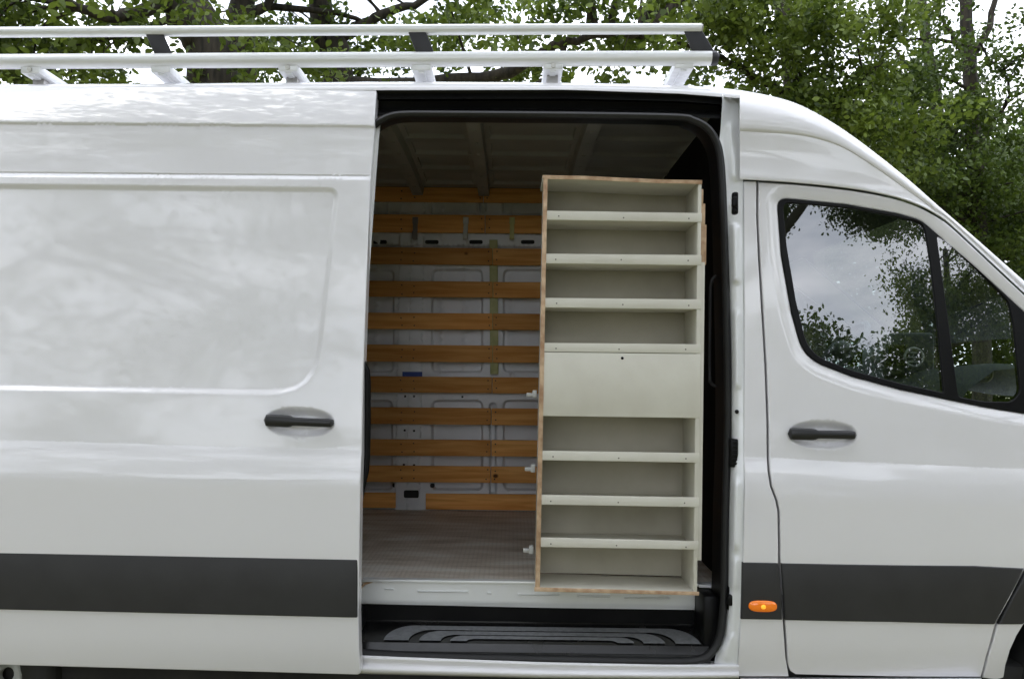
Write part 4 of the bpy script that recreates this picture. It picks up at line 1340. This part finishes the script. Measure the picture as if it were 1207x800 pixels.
def wobble(pts, r, k=4, amp=.06):
    """Subdivide a limb and let it wander a little."""
    p = fair3(pts, k); n = len(p)
    return [q + Vector((r.uniform(-amp, amp), r.uniform(-amp, amp), r.uniform(-amp, amp) * .5)) * (0 if i in (0,) else 1) for i, q in enumerate(p)]


def fair3(pts, n=5):
    p = np.array([tuple(q) for q in pts], float)
    if len(p) < 3: return [Vector(p[0] + (p[-1] - p[0]) * t) for t in np.linspace(0, 1, n + 1)]
    q = np.concatenate([[2 * p[0] - p[1]], p, [2 * p[-1] - p[-2]]]); o = []
    for i in range(1, len(q) - 2):
        for t in np.linspace(0, 1, n, endpoint=False):
            o.append(Vector(.5 * ((2 * q[i]) + (-q[i - 1] + q[i + 1]) * t + (2 * q[i - 1] - 5 * q[i] + 4 * q[i + 1] - q[i + 2]) * t ** 2 + (-q[i - 1] + 3 * q[i] - 3 * q[i + 1] + q[i + 2]) * t ** 3)))
    o.append(Vector(p[-1])); return o


def tree(label, trunk, r0, r1, limbs, blobs, size=.12, mt='leaf', seed=1, per=22, spread=.15, cat='tree', twigs=30):
    """trunk: points from the ground up; limbs: [(points, r_start, r_end)]; blobs: [(centre, radii, number of sprays)]."""
    r = random.Random(seed); nr = np.random.default_rng(seed)
    t = thing('oak_tree', label, cat, 'trees around the van')
    bm = bmesh.new()
    p = wobble(trunk, r, 5, r0 * .10); n = len(p)
    rad = [r0 + (r1 - r0) * (i / (n - 1)) for i in range(n)]; rad[0] *= 1.35
    add_tube(bm, p, rad, 14)
    allp = [(q, rad[i]) for i, q in enumerate(p)]
    for (lp, a, b) in limbs:
        q = wobble(lp, r, 5, .05); k = len(q)
        add_tube(bm, q, [a + (b - a) * i / (k - 1) for i in range(k)], 9)
        allp += [(w_, b) for w_ in q]
    C = []
    for (c, rd, num) in blobs:
        nc = max(3, num // 6)
        d = nr.normal(0, 1, (nc, 3)); d /= np.linalg.norm(d, axis=1, keepdims=True)
        rr_ = nr.uniform(.15, 1, (nc, 1)) ** .5
        cc = np.array(c) + d * rr_ * np.array(rd)
        C.append(np.repeat(cc, 6, 0) + nr.normal(0, 1, (nc * 6, 3)) * np.array([.30, .30, .16]) * min(1.6, max(.8, rd[0] / 2)))
    C = np.concatenate(C)
    # twigs carry the sprays
    src = np.array([tuple(q) for q, _ in allp])
    for i in nr.choice(len(C), min(twigs, len(C)), False):
        e = Vector(C[i]); dd = np.linalg.norm(src - C[i], axis=1) + np.maximum(0, src[:, 2] - C[i][2]) * .7
        j = int(np.argmin(dd)); s = Vector(src[j])
        if (e - s).length > 4.5: continue
        mid = s.lerp(e, .5) + Vector((r.uniform(-.2, .2), r.uniform(-.2, .2), r.uniform(.0, .35)))
        L_ = (e - s).length
        add_tube(bm, fair3([s, mid, e], 4), [max(.010, .022 * L_) * (1 - .75 * k / 8) for k in range(9)], 5)
    bobj('trunk', bm, M['bark'], t, smooth=True)
    leaves_mesh('crown', C, size, M[mt], t, spread, per, seed)
    return t


def G(px, py, Y): return P(px, py, Y)
def gnd(px, Y):
    q = P(px, 300, Y); return Vector((q.x, q.y, 0))
# big oak on the left, forked
Yt = 9.0
tree('thick old oak trunk leaning over the left end of the roof rack', [gnd(262, Yt), G(252, 100, Yt), G(235, 40, Yt), G(215, -20, Yt), G(190, -110, Yt)], .40, .22,
     [([G(240, 60, Yt), G(205, 20, Yt), G(178, -40, Yt), G(150, -120, Yt - 1)], .17, .06), ([G(216, -10, Yt), G(150, 20, Yt - .5), G(95, 10, Yt - 1), G(20, -30, Yt - 2)], .12, .03),
      ([G(190, -90, Yt), G(300, -160, Yt), G(420, -170, Yt - 1)], .14, .04), ([G(205, 20, Yt), G(160, 40, Yt - .4), G(130, 10, Yt - .8)], .06, .02)],
     [(G(60, 20, 8), (2.2, 2, 1.3), 160), (G(-40, 60, 8.5), (1.6, 1.5, 1.0), 160), (G(60, 85, 10), (1.0, 1, .5), 30), (G(330, 10, 9.5), (1.6, 1.5, .8), 24), (G(200, -170, 9), (4, 3, 1.6), 190), (G(120, 30, 8.4), (.8, .6, .4), 12), (G(330, 70, 9.4), (1.1, .8, .55), 24)], seed=3)
Yt = 11.0
tree('straight dark oak trunk just right of the leaning one', [gnd(286, Yt), G(285, 100, Yt), G(283, 40, Yt), G(286, -30, Yt), G(292, -120, Yt)], .27, .16,
     [([G(284, 30, Yt), G(330, -10, Yt), G(380, -40, Yt)], .10, .03), ([G(284, -10, Yt), G(240, -60, Yt), G(200, -90, Yt)], .10, .03)],
     [(G(300, -130, 11), (3.4, 3, 1.6), 130), (G(330, 60, 12), (1.3, 1.0, .8), 42), (G(440, 75, 12), (1.4, 1.2, .6), 44), (G(440, 20, 12.0), (1.1, 1.0, .6), 20)], seed=5, mt='leaf2')
Yt = 12.0
tree('oak with a long crooked branch reaching over the middle of the rack', [gnd(402, Yt), G(400, 100, Yt), G(384, 50, Yt), G(376, 0, Yt), G(372, -120, Yt)], .30, .17,
     [([G(385, 55, Yt), G(420, 35, Yt), G(452, 18, Yt), G(500, 0, Yt), G(560, -30, Yt)], .13, .04), ([G(400, 98, Yt), G(480, 100, Yt - 1), G(540, 95, Yt - 2), G(602, 84, Yt - 2.4), G(640, 62, Yt - 2.7), G(664, 52, Yt - 2.8), G(704, 42, Yt - 3), G(752, 40, Yt - 3.2)], .13, .035),
      ([G(664, 52, Yt - 2.8), G(650, 85, Yt - 2.8), G(632, 98, Yt - 2.9)], .05, .02), ([G(372, -90, Yt), G(480, -170, Yt), G(620, -190, Yt - 1)], .14, .05)],
     [(G(520, 55, 10.5), (1.1, 1, .6), 26), (G(660, 30, 9.5), (1.9, 1.2, .7), 95), (G(760, 10, 9.5), (1.4, 1.2, .7), 54), (G(600, -90, 11), (5, 3, 1.2), 190), (G(620, 82, 10.5), (1.3, 1, .45), 22), (G(560, 50, 11.5), (1.2, 1, .6), 16), (G(770, 85, 9.5), (.9, .8, .45), 22)], seed=8)
Yt = 13.0
tree('broad leafy oak behind the front end of the rack', [gnd(960, Yt), G(955, 300, Yt), G(940, 150, Yt), G(925, 20, Yt), G(910, -120, Yt)], .26, .14,
     [([G(940, 120, Yt), G(860, 75, Yt - 1), G(800, 50, Yt - 2)], .09, .025), ([G(945, 170, Yt), G(1010, 100, Yt - 1), G(1050, 60, Yt - 1)], .09, .03), ([G(950, 200, Yt), G(900, 165, Yt - 1), G(850, 130, Yt - 2), G(800, 100, Yt - 2.4)], .08, .02)],
     [(G(880, 40, 11.5), (1.5, 1.4, 1.1), 140), (G(960, 70, 12), (1.5, 1.4, 1.0), 130), (G(930, -60, 12), (3.4, 3, 1.2), 170), (G(1010, 175, 12.5), (1.6, 1.5, 1.1), 200), (G(1000, 30, 12), (1.0, 1.0, .6), 24), (G(960, 130, 12), (1.4, 1, .7), 90), (G(840, 20, 11), (1.1, 1, .7), 70)], seed=12, size=.115, per=28)
Yt = 15.0
tree('slim forked tree at the right edge above the cab', [gnd(1158, Yt), G(1152, 266, Yt), G(1147, 170, Yt), G(1143, 70, Yt), G(1137, 0, Yt), G(1130, -110, Yt)], .20, .10,
     [([G(1144, 70, Yt), G(1160, 40, Yt), G(1176, -5, Yt), G(1195, -80, Yt)], .09, .04), ([G(1145, 90, Yt), G(1125, 45, Yt), G(1108, 20, Yt), G(1090, -40, Yt)], .07, .03), ([G(1148, 180, Yt), G(1180, 130, Yt), G(1190, 100, Yt - .5), G(1160, 60, Yt - .6)], .05, .02)],
     [(G(1090, 110, 14), (1.4, 1.4, 1.0), 110), (G(1180, 110, 15), (1.7, 1.5, 1.2), 110), (G(1130, -60, 14), (3, 2.5, 1.2), 120), (G(1090, 200, 14.5), (1.8, 1.5, 1.2), 260), (G(1180, 240, 15), (1.7, 1.5, 1.3), 240), (G(1070, 60, 14), (1.2, 1.0, .6), 40), (G(1230, 60, 14), (1.2, 1.2, 1.2), 60)], seed=17, mt='leaf2', size=.105, per=26)
Yt = 17.0
tree('thin dark tree between the broad oak and the forked one', [gnd(1112, Yt), G(1108, 260, Yt), G(1104, 118, Yt), G(1090, 40, Yt), G(1083, -80, Yt)], .19, .10,
     [([G(1104, 120, Yt), G(1070, 80, Yt), G(1045, 50, Yt)], .08, .03)],
     [(G(1100, 270, 17), (3.0, 2, 1.6), 380), (G(1210, 300, 18), (3.0, 2, 1.8), 380), (G(1060, 150, 17), (2.2, 1.6, 1.4), 240), (G(1200, 190, 18), (2.2, 1.6, 1.4), 220)], seed=21, mt='leaf2', per=20)

# hedge line far behind
def wood(name, label, boxes, seed, mt='leaf2', size=.22, per=14):
    nr = np.random.default_rng(seed); C = []
    for (x0, x1, y0, y1, z0, z1, n, *va) in boxes:
        va = va[0] if va else .27
        c = nr.uniform(0, 1, (n, 3)) * np.array([x1 - x0, y1 - y0, 0]) + np.array([x0, y0, 0])
        top = z1 * (1 - va + va * np.sin(c[:, 0] * .9 + 1.3 * np.sin(c[:, 0] * .37)))
        c[:, 2] = z0 + nr.uniform(0, 1, n) ** .8 * np.maximum(top - z0, .3)
        C.append(c)
    o = leaves_mesh(name, np.concatenate(C), size, M[mt], None, .35, per, seed)
    return tag(o, label, kind='stuff')
wood('far_woods', 'dense far woods behind the van', [(5, 30, 20, 28, 0, 10.0, 8000, .12), (3, 5, 21, 26, 0, 5.5, 200), (-26, 3, 22, 27, 0, 4.5, 1300)], 31)

# trees on the photographer's side: mirrored ones, and others added to block sky
def rtree(label, x, y, h, r0, blobs, seed, mt='leaf', size=.15, per=20, spread=.3, limb=1):
    return tree(label, [Vector((x, y, 0)), Vector((x + .1, y, h * .4)), Vector((x - .2, y, h * .75)), Vector((x, y, h))], r0, r0 * .35,
                [([Vector((x, y, h * .45)), Vector((x + 1.4, y + .6, h * .6)), Vector((x + 2.6, y + .9, h * .68))], r0 * .4, .04), ([Vector((x, y, h * .5)), Vector((x - 1.5, y + .4, h * .65)), Vector((x - 2.5, y + .2, h * .8))], r0 * .4, .04)][:2 * limb],
                blobs, size, mt, seed, per, spread, twigs=40)
rtree('tall oak across from the sliding door, mirrored in its white panel', -11.6, -13.5, 11, .34, [((-6.6, -13, 6.4), (4.8, 3, 3.8), 430), ((-3.4, -12.5, 8.4), (2.0, 2, 1.4), 120)], 41, per=22)
rtree('unseen wide oak across from the open doorway, crown raised to block high sky', 1.2, -16, 14, .34, [((1.2, -16, 13.4), (5.0, 3, 3.6), 700), ((-.5, -13, 12.5), (3.4, 2.5, 2.4), 350)], 43, size=.2)  # crown raised out of view to cut the high sky light
rtree('leafy oak mirrored in the front half of the cab window', 14.6, -16.5, 10, .32, [((12.9, -13.6, 5.8), (2.1, 2.2, 3.0), 620), ((10.3, -13.2, 6.6), (.9, 1.0, 1.2), 110), ((16.5, -15, 7), (3, 2.5, 3), 400)], 45, mt='leaf', size=.11, per=28)
rtree('oak mirrored in the upper corner of the cab window', 3.0, -12.6, 10, .20, [((5.0, -12.6, 9.3), (1.3, 1.2, 1.2), 560), ((9.4, -12.6, 9.5), (1.9, 1.2, 1.1), 820), ((6.4, -12.8, 11), (3.4, 1.5, 1.0), 300)], 47, mt='leaf2', size=.10, per=28, spread=.2, limb=0)
rtree('unseen oak canopy added above the photographer to block high sky', 2.9, -8.6, 10.5, .36, [((-1.5, -5.5, 10.8), (6.5, 4.2, 2.0), 700), ((-5.5, -7.5, 9.4), (4.0, 3.5, 2.0), 420)], 49, size=.2)  # unseen canopy, added to dim the sky light from above
rtree('second unseen oak canopy added on the side of the cab to block sky', 9.5, -7.0, 13, .36, [((7.5, -6.5, 12.0), (5.5, 4.5, 2.2), 700)], 51, size=.2)  # also added out of view, cutting sky light on the van
wood('far_hedge', 'dense far hedge across from the van', [(4, 40, -24, -21, 0, 9.0, 5200, .08), (-34, -5, -26, -21, 0, 5.5, 1300), (-5, 4, -26, -22, 0, 1.6, 200)], 33, size=.24)
wood('far_woods', 'dense unseen woods added to either side of the van to block sky light', [(-30, -16, -22, 6, 0, 15, 2600), (24, 36, -20, 6, 0, 14, 2200)], 35, size=.42)  # unseen side woods, added to darken the surroundings
